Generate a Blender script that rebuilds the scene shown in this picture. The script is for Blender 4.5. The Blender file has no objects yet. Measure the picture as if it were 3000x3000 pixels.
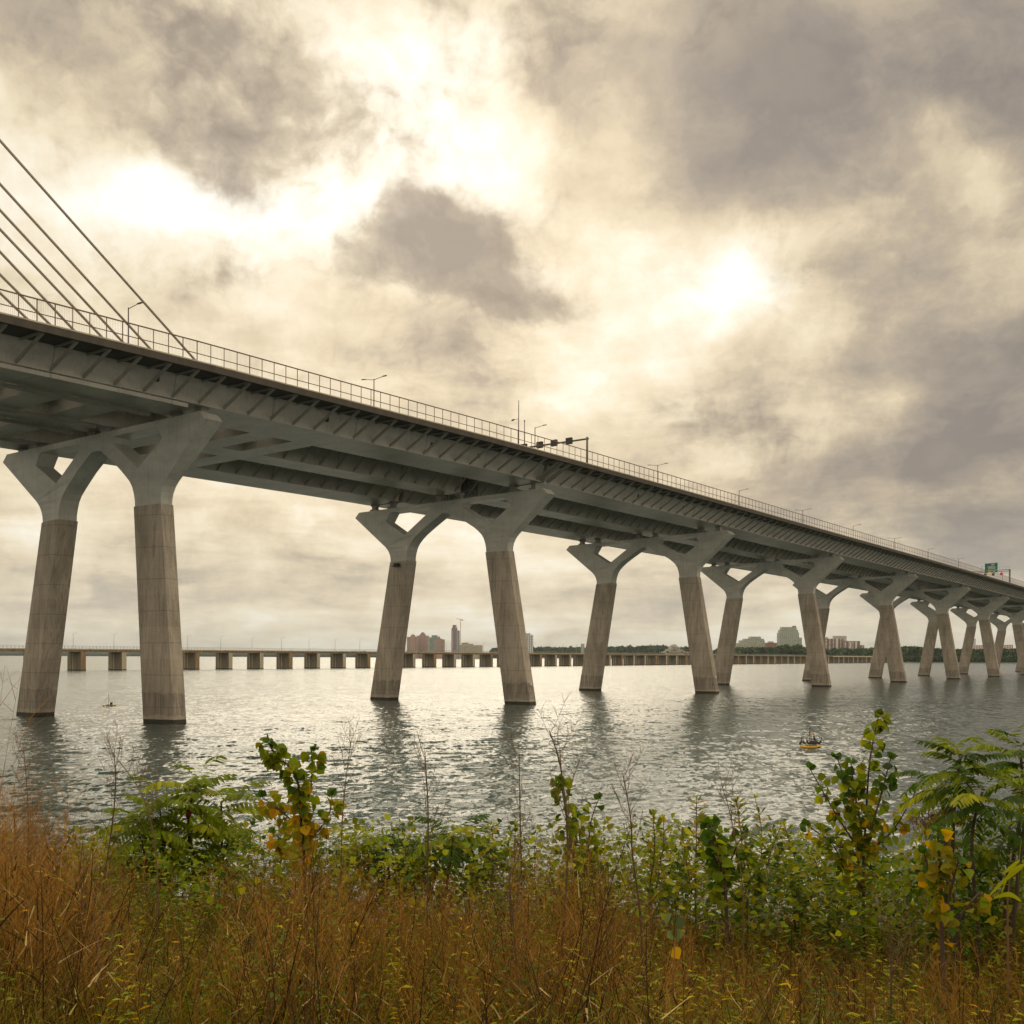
import bpy, math, random
import numpy as np
from mathutils import Vector, Matrix
from mathutils.geometry import tessellate_polygon
R = math.radians
rng = np.random.default_rng(11)
random.seed(11)
scene = bpy.context.scene
COL = scene.collection

# ------------------------------------------------------------------ camera model (photo measured at 3000 px)
F, HY, CAMH, ROLL = 3336.0, 1923.4, 8.585, 0.0041
def world(u, v, Y):                       # a point of the photo placed at distance Y
    return np.array([(u-1500)/F*Y, Y, CAMH-(v-ROLL*(u-1500)-HY)/F*Y])
# ------------------------------------------------------------------ bridge frame: s along the deck, t across (+ towards the bank)
TH = R(55.8138); CS, SN = math.cos(TH), math.sin(TH)
BX0, BY0, SPAN = -53.763, 144.565, 80.4
def toff(s):
    k = min(max(s/SPAN, 0), 6)
    return -.383*k*(6-k)/9+.354*k*(6-k)*(k-3)/9
def B(s, t, z, shear=True):
    tt = t+toff(s)
    return (BX0+s*CS+tt*SN, BY0+s*SN-tt*CS, z-.034*(18-t) if shear else z)
ZFS = ([-130,-60,-25,0,25,57,80,113,158,241,320,400,480,560,640,800,960],
       [40.0,41.2,41.85,42.45,42.8,43.3,43.45,43.55,43.6,43.45,43.4,43.2,43.0,42.7,42.3,41.3,40.0])
ZBS = ([-130,-60,-20,5,25,70,100,160,200,250,400,480,560,640,800,960],
       [37.0,38.2,38.9,39.2,39.4,39.85,39.9,39.85,39.6,39.4,39.05,38.8,38.5,38.1,37.1,35.8])
def zf(s): return float(np.interp(s, *ZFS))
def zb(s): return float(np.interp(s, *ZBS))
ZTOP = [38.45,38.5,38.6,38.47,38.23,37.93,37.7,37.4,36.9,36.3,35.5,34.7]

# ------------------------------------------------------------------ object helpers
def link(o, parent=None):
    COL.objects.link(o)
    if parent is not None: o.parent = parent
    return o
def tag(o, label=None, cat=None, group=None, kind=None):
    if label: o['label'] = label
    if cat: o['category'] = cat
    if group: o['group'] = group
    if kind: o['kind'] = kind
    return o
def empty(name, loc=(0,0,0), rz=0.0):
    o = bpy.data.objects.new(name, None); o.empty_display_size = .2
    o.location = loc; o.rotation_euler = (0,0,rz)
    return link(o)
def root_loc(p):
    v = Vector((0,0,0))
    while p is not None:
        v += p.location; p = p.parent
    return v
def copy_tree(o, parent=None):
    c = o.copy(); link(c); c.parent = parent
    for ch in list(o.children): copy_tree(ch, c)
    return c
class MB:
    """collects polygons in world (or local) coordinates and links them as ONE mesh object"""
    def __init__(s): s.v=[]; s.f=[]; s.mi=[]; s.m=0
    def poly(s, pts, faces):
        b=len(s.v); s.v += [tuple(map(float,p)) for p in pts]
        for f in faces: s.f.append([b+i for i in f]); s.mi.append(s.m)
    def box(s, x0,x1,y0,y1,z0,z1):
        p=[(x0,y0,z0),(x1,y0,z0),(x1,y1,z0),(x0,y1,z0),(x0,y0,z1),(x1,y0,z1),(x1,y1,z1),(x0,y1,z1)]
        s.hexa(p)
    def hexa(s, p):
        s.poly(p,[(0,3,2,1),(4,5,6,7),(0,1,5,4),(1,2,6,5),(2,3,7,6),(3,0,4,7)])
    def loft(s, rings, cap=True, closed=True):
        n=len(rings[0]); b=len(s.v)
        for r in rings: s.v += [tuple(map(float,p)) for p in r]
        for i in range(len(rings)-1):
            for j in range(n if closed else n-1):
                k=(j+1)%n
                s.f.append([b+i*n+j,b+i*n+k,b+(i+1)*n+k,b+(i+1)*n+j]); s.mi.append(s.m)
        if cap and closed:
            s.f.append([b+j for j in range(n)][::-1]); s.mi.append(s.m)
            s.f.append([b+(len(rings)-1)*n+j for j in range(n)]); s.mi.append(s.m)
    def beam(s, a, b, w, h=None, up=(0,0,1)):
        h = w if h is None else h
        a=Vector(a); b=Vector(b); d=(b-a).normalized(); up=Vector(up)
        if abs(d.dot(up))>.98: up=Vector((1,0,0))
        x=d.cross(up).normalized(); y=x.cross(d).normalized()
        s.loft([[c+x*sx*w/2+y*sy*h/2 for sx,sy in ((-1,-1),(1,-1),(1,1),(-1,1))] for c in (a,b)])
    def tube(s, pts, rad, n=6, cap=True):
        pts=[Vector(p) for p in pts]
        rad = rad if hasattr(rad,'__len__') else [rad]*len(pts)
        rings=[]
        for i,p in enumerate(pts):
            d=(pts[min(i+1,len(pts)-1)]-pts[max(i-1,0)]).normalized()
            up=Vector((0,0,1)) if abs(d.z)<.9 else Vector((1,0,0))
            x=d.cross(up).normalized(); y=x.cross(d).normalized()
            rings.append([p+(x*math.cos(2*math.pi*k/n)+y*math.sin(2*math.pi*k/n))*rad[i] for k in range(n)])
        s.loft(rings, cap)
    def build(s, name, mat, parent=None, smooth=False):
        me=bpy.data.meshes.new(name)
        L = root_loc(parent) if parent is not None else Vector((0,0,0))
        me.from_pydata([(x-L.x,y-L.y,z-L.z) for x,y,z in s.v],[],s.f)
        for m in (mat if isinstance(mat,(list,tuple)) else [mat]): me.materials.append(m)
        if isinstance(mat,(list,tuple)): me.polygons.foreach_set('material_index', s.mi)
        if smooth: me.polygons.foreach_set('use_smooth',[True]*len(me.polygons))
        me.update()
        return link(bpy.data.objects.new(name,me), parent)

# ------------------------------------------------------------------ materials
def nmat(name):
    m=bpy.data.materials.new(name); m.use_nodes=True
    nt=m.node_tree; bs=nt.nodes['Principled BSDF']
    return m, nt, bs
def nd(nt, typ, **kw):
    n=nt.nodes.new(typ)
    for k,v in kw.items():
        if k.startswith('i_'): n.inputs[k[2:].replace('_',' ')].default_value=v
        else: setattr(n,k,v)
    return n
def math_(nt, op, a, b=None, c=None, clamp=False):
    n=nt.nodes.new('ShaderNodeMath'); n.operation=op; n.use_clamp=clamp
    for i,x in enumerate((a,b,c)):
        if x is None: continue
        if isinstance(x,(int,float)): n.inputs[i].default_value=x
        else: nt.links.new(x,n.inputs[i])
    return n.outputs[0]
def vmath(nt, op, a, b=None, out=0):
    n=nt.nodes.new('ShaderNodeVectorMath'); n.operation=op
    for i,x in enumerate((a,b)):
        if x is None: continue
        if isinstance(x,(tuple,list)): n.inputs[i].default_value=x
        elif isinstance(x,(int,float)): n.inputs['Scale'].default_value=x
        elif op=='SCALE' and i==1: nt.links.new(x,n.inputs['Scale'])
        else: nt.links.new(x,n.inputs[i])
    return n.outputs['Value'] if op in('DOT_PRODUCT','LENGTH') else n.outputs[0]
def ramp(nt, fac, stops, interp='LINEAR'):
    n=nt.nodes.new('ShaderNodeValToRGB'); cr=n.color_ramp; cr.interpolation=interp
    while len(cr.elements)<len(stops): cr.elements.new(.5)
    for e,(p,c) in zip(cr.elements,stops):
        e.position=p; e.color=(c[0],c[1],c[2],1) if hasattr(c,'__len__') else (c,c,c,1)
    nt.links.new(fac,n.inputs[0]); return n.outputs[0]
def mixc(nt, fac, a, b, mode='MIX'):
    n=nt.nodes.new('ShaderNodeMix'); n.data_type='RGBA'; n.blend_type=mode
    for i,x in ((0,fac),(6,a),(7,b)):
        if isinstance(x,(int,float)): n.inputs[i].default_value=x
        elif isinstance(x,(tuple,list)): n.inputs[i].default_value=(*x[:3],1)
        else: nt.links.new(x,n.inputs[i])
    return n.outputs[2]
def noise(nt, vec, scale, detail=4, rough=.55, dist=0.0, out='Fac'):
    n=nd(nt,'ShaderNodeTexNoise'); n.inputs['Scale'].default_value=scale
    n.inputs['Detail'].default_value=detail; n.inputs['Roughness'].default_value=rough; n.inputs['Distortion'].default_value=dist
    if vec is not None: nt.links.new(vec,n.inputs['Vector'])
    return n.outputs[out]
def pos(nt): return nd(nt,'ShaderNodeNewGeometry').outputs['Position']
def mapping(nt, vec, scale=(1,1,1), loc=(0,0,0), rot=(0,0,0)):
    n=nd(nt,'ShaderNodeMapping'); n.inputs['Scale'].default_value=scale; n.inputs['Location'].default_value=loc; n.inputs['Rotation'].default_value=rot
    nt.links.new(vec,n.inputs['Vector']); return n.outputs[0]
def bump(nt, h, bs, strength=.3, dist=.05):
    b=nd(nt,'ShaderNodeBump'); b.inputs['Strength'].default_value=strength; b.inputs['Distance'].default_value=dist
    nt.links.new(h,b.inputs['Height']); nt.links.new(b.outputs[0],bs.inputs['Normal'])

def simple(name, col, rough=.6, metal=0.0, var=.25, scale=1.5, streak=False):
    m,nt,bs=nmat(name); p=pos(nt)
    v=mapping(nt,p,(1,1,.15)) if streak else p
    n=noise(nt,v,scale,6,.6)
    n2=noise(nt,p,scale*9,3,.6)
    f=math_(nt,'ADD',math_(nt,'MULTIPLY',n,.7),math_(nt,'MULTIPLY',n2,.3))
    lo=tuple(c*(1-var) for c in col); hi=tuple(min(1,c*(1+var)) for c in col)
    nt.links.new(ramp(nt,f,[(.3,lo),(.7,hi)]),bs.inputs['Base Color'])
    bs.inputs['Roughness'].default_value=rough; bs.inputs['Metallic'].default_value=metal
    return m

def concrete_pier():
    m,nt,bs=nmat('pier_concrete'); p=pos(nt)
    sep=nd(nt,'ShaderNodeSeparateXYZ'); nt.links.new(p,sep.inputs[0]); z=sep.outputs[2]
    big=noise(nt,mapping(nt,p,(.5,.5,.16)),.9,7,.62)
    streak=noise(nt,mapping(nt,p,(2.2,2.2,.16)),1.4,6,.65)
    fine=noise(nt,p,7,5,.7)
    base=ramp(nt,big,[(.3,(.27,.225,.19)),(.5,(.49,.415,.35)),(.70,(.66,.57,.48))])
    base=mixc(nt,math_(nt,'MULTIPLY',ramp(nt,streak,[(.48,0),(.64,1)]),.6),base,(.145,.125,.11))
    base=mixc(nt,.35,base,ramp(nt,fine,[(.32,(.22,.185,.155)),(.68,(.66,.57,.47))]))
    # segment tone: each pour differs a little, joints are dark lines
    seg=math_(nt,'DIVIDE',z,4.05); fl=math_(nt,'FLOOR',seg); fr=math_(nt,'FRACT',seg)
    wn=nd(nt,'ShaderNodeTexWhiteNoise'); wn.noise_dimensions='4D'
    oi=nd(nt,'ShaderNodeObjectInfo'); cmb=nd(nt,'ShaderNodeCombineXYZ')
    nt.links.new(fl,cmb.inputs[2]); nt.links.new(cmb.outputs[0],wn.inputs['Vector']); nt.links.new(oi.outputs['Random'],wn.inputs['W'])
    tone=math_(nt,'ADD',math_(nt,'MULTIPLY',wn.outputs['Value'],.14),.93)
    base=mixc(nt,1.0,base,tone,'MULTIPLY')
    jn=math_(nt,'LESS_THAN',math_(nt,'ABSOLUTE',math_(nt,'SUBTRACT',fr,.5)),.011)
    base=mixc(nt,math_(nt,'MULTIPLY',jn,.38),base,(.08,.07,.06))
    # old water stain and the wet algae line
    wob=math_(nt,'ADD',z,math_(nt,'MULTIPLY',noise(nt,mapping(nt,p,(1,1,.3)),1.1,5,.6),1.6))
    st=math_(nt,'MULTIPLY',math_(nt,'LESS_THAN',wob,4.6),math_(nt,'GREATER_THAN',wob,1.75))
    base=mixc(nt,math_(nt,'MULTIPLY',math_(nt,'MULTIPLY',st,ramp(nt,streak,[(.35,.25),(.65,1)])),.6),base,(.12,.105,.10))
    wet=math_(nt,'LESS_THAN',math_(nt,'ADD',z,math_(nt,'MULTIPLY',fine,.25)),.62)
    base=mixc(nt,math_(nt,'MULTIPLY',wet,.92),base,(.025,.025,.02))
    nt.links.new(base,bs.inputs['Base Color']); bs.inputs['Roughness'].default_value=.85
    bump(nt,fine,bs,.25,.05)
    return m
def painted_steel(name, col, var=.16, seams=False):
    m,nt,bs=nmat(name); p=pos(nt)
    n=noise(nt,mapping(nt,p,(.35,.35,.9)),.7,6,.6); st=noise(nt,mapping(nt,p,(1.6,1.6,.12)),1.5,5,.6); f=noise(nt,p,6,3,.6)
    c=ramp(nt,n,[(.3,tuple(x*(1-var) for x in col)),(.7,tuple(x*(1+var) for x in col))])
    c=mixc(nt,math_(nt,'MULTIPLY',ramp(nt,st,[(.5,0),(.72,1)]),.4),c,tuple(x*.55 for x in col))
    c=mixc(nt,math_(nt,'MULTIPLY',ramp(nt,f,[(.62,0),(.8,1)]),.2),c,(.17,.12,.08))
    sd=vmath(nt,'DOT_PRODUCT',vmath(nt,'SUBTRACT',p,(BX0,BY0,0)),(CS,SN,0))
    sm=math_(nt,'LESS_THAN',math_(nt,'FRACT',math_(nt,'DIVIDE',math_(nt,'ADD',sd,611.3),16.08)),.0085)
    if seams: c=mixc(nt,math_(nt,'MULTIPLY',sm,.55),c,(.06,.055,.05))
    nt.links.new(c,bs.inputs['Base Color']); bs.inputs['Roughness'].default_value=.42
    return m
M={}
M['pier_conc']=concrete_pier()
M['head']=painted_steel('pale_grey_paint',(.56,.55,.51))
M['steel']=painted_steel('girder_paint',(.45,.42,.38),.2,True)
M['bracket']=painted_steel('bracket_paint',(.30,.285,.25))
M['slab']=simple('deck_concrete',(.085,.071,.06),.8,0,.3,.8,True)
M['dark']=simple('dark_rubber',(.03,.03,.03),.7,0,.3)
M['rail']=simple('brown_rail_paint',(.22,.14,.10),.5,.3,.2)
M['galv']=simple('galvanised_steel',(.34,.34,.33),.45,.6,.15)
M['pole']=simple('grey_pole_paint',(.13,.125,.12),.5,.4,.15)
M['cable']=simple('stay_sheath',(.6,.53,.44),.45,0,.15)
M['signal']=simple('signal_housing',(.035,.032,.032),.5,0,.2)
M['white']=simple('white_paint',(.75,.74,.70),.5,0,.08)
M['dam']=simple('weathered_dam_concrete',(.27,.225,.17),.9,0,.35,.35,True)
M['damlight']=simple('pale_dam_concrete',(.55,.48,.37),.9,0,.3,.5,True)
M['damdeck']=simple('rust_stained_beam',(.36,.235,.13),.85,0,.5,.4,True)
M['green_sign']=simple('sign_green',(.0,.16,.12),.4,0,.06)
M['yellow_sign']=simple('sign_yellow',(.9,.55,.0),.4,0,.05)
M['red_sign']=simple('sign_red',(.7,.01,.08),.4,0,.05)
M['blue_sign']=simple('sign_blue',(.02,.05,.35),.4,0,.05)
M['float']=simple('yellow_float_plastic',(.88,.50,.012),.4,0,.12,6)
M['panel']=simple('solar_cell',(.03,.02,.025),.2,0,.2,8)
M['orange']=simple('orange_plate',(.75,.28,.02),.5,0,.1,6)
M['black']=simple('black_feathers',(.012,.013,.014),.55,0,.3,14)
M['beak']=simple('horn_beak',(.5,.3,.08),.5,0,.2,14)
M['crane']=simple('crane_paint',(.55,.36,.22),.6,0,.1)

# ------------------------------------------------------------------ world: overcast sky with broken clouds, brightest round the hidden sun
def dirpx(u, v):
    d=Vector(((u-1500)/F,1,-(v-HY-ROLL*(u-1500))/F)); return d.normalized()
SUN=dirpx(1400,420)
SUN_EL=math.asin(SUN.z); SUN_AZ=math.atan2(SUN.x,SUN.y)
w=bpy.data.worlds.new('World'); scene.world=w; w.use_nodes=True
nt=w.node_tree
for n in list(nt.nodes): nt.nodes.remove(n)
out=nd(nt,'ShaderNodeOutputWorld')
tc=nd(nt,'ShaderNodeTexCoord'); d=tc.outputs['Generated']
sky=nd(nt,'ShaderNodeTexSky'); sky.sky_type='NISHITA'; sky.sun_disc=False
sky.sun_elevation=SUN_EL; sky.sun_rotation=SUN_AZ; sky.dust_density=3.0
bgs=nd(nt,'ShaderNodeBackground'); bgs.inputs['Strength'].default_value=.08; nt.links.new(sky.outputs[0],bgs.inputs[0])
sp=nd(nt,'ShaderNodeSeparateXYZ'); nt.links.new(d,sp.inputs[0])
zz=math_(nt,'MAXIMUM',sp.outputs[2],0.0)
inv=math_(nt,'DIVIDE',1.0,math_(nt,'ADD',zz,.17))
P=vmath(nt,'SCALE',d,inv); P=vmath(nt,'MULTIPLY',P,(1,1,0))
def sstep(x,a,b,lo=0.0,hi=1.0):
    n=nd(nt,'ShaderNodeMapRange'); n.interpolation_type='SMOOTHSTEP'; nt.links.new(x,n.inputs[0])
    for i_,v_ in ((1,a),(2,b),(3,lo),(4,hi)): n.inputs[i_].default_value=v_
    return n.outputs[0]
w1=noise(nt,P,1.1,5,.5,0,'Color')
Pw=vmath(nt,'ADD',P,vmath(nt,'SCALE',vmath(nt,'SUBTRACT',w1,(.5,.5,.5)),.5))
F1=noise(nt,mapping(nt,Pw,loc=(3.1,7.7,0)),1.5,9,.56)
F2=noise(nt,mapping(nt,Pw,loc=(1.1,2.7,0)),4.6,8,.6)
wc=noise(nt,d,4.5,4,.5,0,'Color'); wf=noise(nt,d,15,6,.6,0,'Color')
d1=vmath(nt,'ADD',d,vmath(nt,'SCALE',vmath(nt,'SUBTRACT',wc,(.5,.5,.5)),.10))
dw=vmath(nt,'ADD',d1,vmath(nt,'SCALE',vmath(nt,'SUBTRACT',wf,(.5,.5,.5)),.055))
# billowing edges: two octaves of creased noise
def billow(sc,loc): return math_(nt,'ABSOLUTE',math_(nt,'MULTIPLY_ADD',noise(nt,mapping(nt,d1,loc=loc),sc,2,.5),2.0,-1.0))
BI=math_(nt,'ADD',math_(nt,'ADD',math_(nt,'MULTIPLY',billow(13,(1,2,3)),.9),math_(nt,'MULTIPLY',billow(29,(4,1,2)),.5)),math_(nt,'MULTIPLY',billow(61,(2,5,1)),.28))
FD=noise(nt,dw,7.5,9,.62)
def blobs(lst,vec):
    tot=None
    for (u,v,sx,sy,tl,wt) in lst:
        c=dirpx(u,v); r0=c.cross(Vector((0,0,1))).normalized(); u0=r0.cross(c).normalized()
        a=R(tl); r=r0*math.cos(a)+u0*math.sin(a); uu=u0*math.cos(a)-r0*math.sin(a)
        kx=F/sx*c.y; ky=F/sy*c.y
        pq=math_(nt,'POWER',vmath(nt,'DOT_PRODUCT',vec,tuple(r*kx)),2.0)
        qq=math_(nt,'POWER',vmath(nt,'DOT_PRODUCT',vec,tuple(uu*ky)),2.0)
        e=math_(nt,'EXPONENT',math_(nt,'MULTIPLY',math_(nt,'ADD',pq,qq),-.8))
        e=math_(nt,'MULTIPLY',e,math_(nt,'GREATER_THAN',vmath(nt,'DOT_PRODUCT',d,tuple(c)),0.0))
        tot=math_(nt,'MULTIPLY_ADD',e,wt,tot if tot is not None else 0.0)
    return tot
# (u, v, half width, half height, tilt, weight) in photo pixels. Soft sheet: + darkens, - brightens
SOFT=[(1330,330,300,330,0,-.29),(1480,600,330,230,-15,-.25),(2180,800,170,75,10,-.62),(2130,830,420,180,8,-.16),(480,600,420,110,-6,-.27),(900,640,350,120,0,-.19),(1250,60,420,150,0,-.14),(330,480,300,120,-20,-.10),
    (2150,230,560,270,-8,.40),(2720,60,560,130,-6,.48),(2350,470,520,130,4,.27),(120,120,330,110,-5,.20),(150,440,230,80,0,.18),
    (2900,950,380,260,0,.38),(2800,1330,560,160,5,.44),(2900,1600,560,120,8,.46),(2450,1150,420,120,0,.12),(2100,1450,400,120,0,.10),(2790,500,150,70,-35,-.34),(2480,1210,260,60,8,-.14),
    (600,900,500,160,0,.06),(520,1700,520,60,0,.16),(900,1560,560,45,3,-.16),(1750,1830,700,40,0,-.10),(350,1540,300,45,0,.14),(1500,1720,500,35,0,.10)]
# small heaped clouds with a firm edge
HEAP=[(680,240,140,120,30,1.0),(760,430,180,90,0,.72),(620,470,120,70,10,.6),(1080,320,150,85,-5,.62),
    (1290,680,140,75,0,1.0),(1180,760,150,85,0,.8),(1370,800,170,80,0,.95),(1560,880,180,45,6,.72),(1050,830,110,50,0,.5),
    (2080,1160,180,60,0,.58),(2240,1280,190,45,0,.46),(640,830,120,45,10,.34),(2010,120,160,60,0,.3),(1500,110,150,60,0,.25)]
S=blobs(SOFT,dw); HP=blobs(HEAP,vmath(nt,'ADD',d1,vmath(nt,'SCALE',vmath(nt,'SUBTRACT',wf,(.5,.5,.5)),.025)))
D=math_(nt,'ADD',math_(nt,'MULTIPLY',math_(nt,'SUBTRACT',F1,.5),1.05),math_(nt,'MULTIPLY',math_(nt,'SUBTRACT',F2,.5),.50))
D=math_(nt,'ADD',D,math_(nt,'MULTIPLY',math_(nt,'SUBTRACT',FD,.5),1.2))
D=math_(nt,'ADD',math_(nt,'ADD',D,.405),math_(nt,'MULTIPLY',S,.84))
RAMP=[(0.0,(1.02,.985,.90)),(.15,(.92,.845,.69)),(.34,(.80,.69,.495)),(.5,(.655,.545,.375)),(.66,(.47,.39,.285)),(.82,(.335,.285,.228)),(1.0,(.235,.203,.178))]
sheet=ramp(nt,D,RAMP)
T=math_(nt,'ADD',math_(nt,'MULTIPLY',HP,.86),math_(nt,'MULTIPLY_ADD',BI,-.46,.17))
T=math_(nt,'ADD',T,math_(nt,'MULTIPLY',math_(nt,'SUBTRACT',FD,.5),1.25))
T=math_(nt,'ADD',T,math_(nt,'MULTIPLY',math_(nt,'SUBTRACT',F2,.5),.5))
mask=sstep(T,.10,.66)
inner=ramp(nt,math_(nt,'ADD',math_(nt,'MULTIPLY_ADD',BI,-.38,math_(nt,'MULTIPLY_ADD',T,.50,.26)),math_(nt,'ADD',math_(nt,'MULTIPLY',math_(nt,'SUBTRACT',FD,.5),1.5),math_(nt,'MULTIPLY',math_(nt,'SUBTRACT',F2,.5),.7))),[(.15,(.76,.66,.48)),(.36,(.50,.42,.305)),(.62,(.315,.262,.205)),(.9,(.21,.175,.145))])
cloud=mixc(nt,math_(nt,'MULTIPLY',mask,.93),sheet,inner)
low=math_(nt,'SUBTRACT',1.0,math_(nt,'MULTIPLY',zz,7.5),None,True)
cloud=mixc(nt,math_(nt,'MULTIPLY',low,.5),cloud,(.55,.56,.51))
cloud=vmath(nt,'SCALE',cloud,sstep(zz,.5,.95,1.0,2.0))      # an overcast sky is brightest overhead
bgc=nd(nt,'ShaderNodeBackground'); bgc.inputs['Strength'].default_value=1.1; nt.links.new(cloud,bgc.inputs[0])
mx=nd(nt,'ShaderNodeMixShader'); mx.inputs[0].default_value=.96
nt.links.new(bgs.outputs[0],mx.inputs[1]); nt.links.new(bgc.outputs[0],mx.inputs[2]); nt.links.new(mx.outputs[0],out.inputs['Surface'])
w.cycles.sampling_method='MANUAL'; w.cycles.sample_map_resolution=1024

sl=bpy.data.lights.new('sun','SUN'); sl.energy=.65; sl.angle=R(40); sl.color=(1,.88,.68)
so=bpy.data.objects.new('sun',sl); link(so)
so.rotation_euler=(-SUN).to_track_quat('-Z','Y').to_euler()

cd=bpy.data.cameras.new('camera'); co=bpy.data.objects.new('camera',cd); link(co); scene.camera=co
cd.sensor_width=36; cd.lens=36*F/3000; cd.shift_y=(HY-1500)/3000; cd.clip_start=.1; cd.clip_end=60000
cr,sr=math.cos(ROLL),math.sin(ROLL)
co.matrix_world=Matrix(((cr,-sr,0,0),(0,0,-1,0),(sr,cr,0,CAMH),(0,0,0,1)))
vs=scene.view_settings; vs.view_transform='Standard'; vs.look='None'; vs.exposure=0; vs.gamma=1; vs.use_curve_mapping=False

# ------------------------------------------------------------------ water
def build_water():
    ys=[14.0]
    while ys[-1]<320: ys.append(ys[-1]*1.0042 if ys[-1]>24 else ys[-1]+.12)
    nwave=len(ys)
    while ys[-1]<14500: ys.append(ys[-1]*1.06)
    ys=np.array(ys); nx=520
    a=np.linspace(-.62,.62,nx); a=np.concatenate([[-1.25,-.9],a,[.9,1.25]])
    X=np.outer(ys,a); X[:,:2]-=[[400,60]]; X[:,-2:]+=[[60,400]]; Y=np.repeat(ys[:,None],len(a),1)
    Z=np.zeros_like(X); g=np.random.default_rng(5)
    for i in range(56):
        lam=.38*(4.0/.38)**(g.random()**1.2)
        th=R(-62+g.normal()*26)
        k=2*math.pi/lam; amp=.0048*lam**.95*(.6+.8*g.random())
        res=np.maximum(Y*.0042, Y*1.24/520)
        fade=np.clip((lam/res-2.2)/2.0,0,1)
        ph=k*(X*math.cos(th)+Y*math.sin(th))+g.random()*6.28
        Z+=amp*fade*(np.sin(ph)+.25*np.sin(2*ph+.6))
    gust=1+.35*np.sin(X*.045+1.3*np.sin(Y*.021))*np.sin(Y*.03+.02*X)
    Z*=gust*np.clip((360-Y)/120,0,1)
    n=len(a); idx=np.arange(len(ys)*n).reshape(len(ys),n)
    q=np.stack([idx[:-1,:-1],idx[:-1,1:],idx[1:,1:],idx[1:,:-1]],-1).reshape(-1,4)
    me=bpy.data.meshes.new('water')
    me.vertices.add(X.size); me.vertices.foreach_set('co',np.stack([X,Y,Z],-1).ravel().astype(np.float32))
    me.loops.add(q.size); me.loops.foreach_set('vertex_index',q.ravel().astype(np.int32))
    me.polygons.add(len(q)); me.polygons.foreach_set('loop_start',np.arange(0,q.size,4,dtype=np.int32))
    me.polygons.foreach_set('use_smooth',np.ones(len(q),dtype=bool))
    me.update(calc_edges=True)
    m,nt,bs=nmat('river_water'); p=pos(nt)
    bs.inputs['Base Color'].default_value=(.034,.060,.055,1); bs.inputs['Roughness'].default_value=.17
    bs.inputs['IOR'].default_value=1.333
    gn=nd(nt,'ShaderNodeNewGeometry').outputs['Normal']
    n1=noise(nt,mapping(nt,p,(1,.6,1),rot=(0,0,R(18))),2.3,3,.6,0,'Color')
    n2=noise(nt,mapping(nt,p,(1,.5,1),rot=(0,0,R(-12))),.55,3,.6,0,'Color')
    n3=noise(nt,mapping(nt,p,(.35,1,1)),.035,4,.6)
    sc_=math_(nt,'MULTIPLY_ADD',ramp(nt,n3,[(.3,0),(.7,1)]),.85,.35)
    pt=vmath(nt,'ADD',vmath(nt,'SCALE',vmath(nt,'SUBTRACT',n1,(.5,.5,.5)),.95),vmath(nt,'SCALE',vmath(nt,'SUBTRACT',n2,(.5,.5,.5)),.65))
    pt=vmath(nt,'MULTIPLY',vmath(nt,'SCALE',pt,sc_),(1,1,0))
    nn=vmath(nt,'NORMALIZE',vmath(nt,'ADD',gn,pt)); nt.links.new(nn,bs.inputs['Normal'])
    me.materials.append(m)
    tag(link(bpy.data.objects.new('water',me)),kind='structure')
build_water()

# ------------------------------------------------------------------ bank and far land
GY=([-40,0,4,7,9,12,16,24,30,40],[6.9,6.85,6.75,6.45,6.02,5.0,3.2,.15,-1.6,-3.0])
def gz(x,y): return np.interp(y,*GY)+.10*np.sin(x*.9+y*.5)+.06*np.sin(x*2.3-y*1.7)
def build_bank():
    xs=np.linspace(-60,60,161); ys=np.concatenate([np.linspace(-40,0,12),np.linspace(.4,40,100)])
    X,Y=np.meshgrid(xs,ys); Z=gz(X,Y); n=len(xs)
    b=MB(); b.v=[tuple(v) for v in np.stack([X,Y,Z],-1).reshape(-1,3)]
    for i in range(len(ys)-1):
        for j in range(n-1): b.f.append([i*n+j,i*n+j+1,(i+1)*n+j+1,(i+1)*n+j]); b.mi.append(0)
    m,nt,bs=nmat('bank_soil'); p=pos(nt)
    nt.links.new(ramp(nt,noise(nt,p,3,6,.65),[(.3,(.025,.017,.009)),(.7,(.09,.06,.03))]),bs.inputs['Base Color']); bs.inputs['Roughness'].default_value=.95
    tag(b.build('ground',m,smooth=True),kind='structure')
build_bank()
M['hill']=simple('far_wooded_hills',(.045,.065,.05),.95,0,.25,.004)
def ridge(name, pts, depth, amp, n=160):          # rolling wooded land far off, real width and depth
    b=MB(); us=np.linspace(pts[0][0],pts[-1][0],n); rings=[]
    g=np.random.default_rng(int(abs(pts[0][0]))+3)
    hs=np.interp(us,[q[0] for q in pts],[q[2] for q in pts]); Ys=np.interp(us,[q[0] for q in pts],[q[1] for q in pts])
    for u,Y,h in zip(us,Ys,hs):
        x=(u-1500)/F*Y; hh=h*(1+amp*(g.random()-.5))
        rings.append([(x,Y,-3),(x,Y+2,hh*.55),(x*1.01,Y*1.01,hh*.9),(x*1.0,Y+depth*.4,hh),(x,Y+depth,hh*.5),(x,Y+depth,-3)])
    b.loft(rings,True,True)
    return b.build(name,M['hill'],smooth=True)
tag(ridge('hills',[(-900,7600,30),(0,7600,40),(400,7200,32),(800,6900,36),(1100,6500,34),(1350,6000,30),(1480,5600,26)],900,.35),kind='structure')

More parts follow.
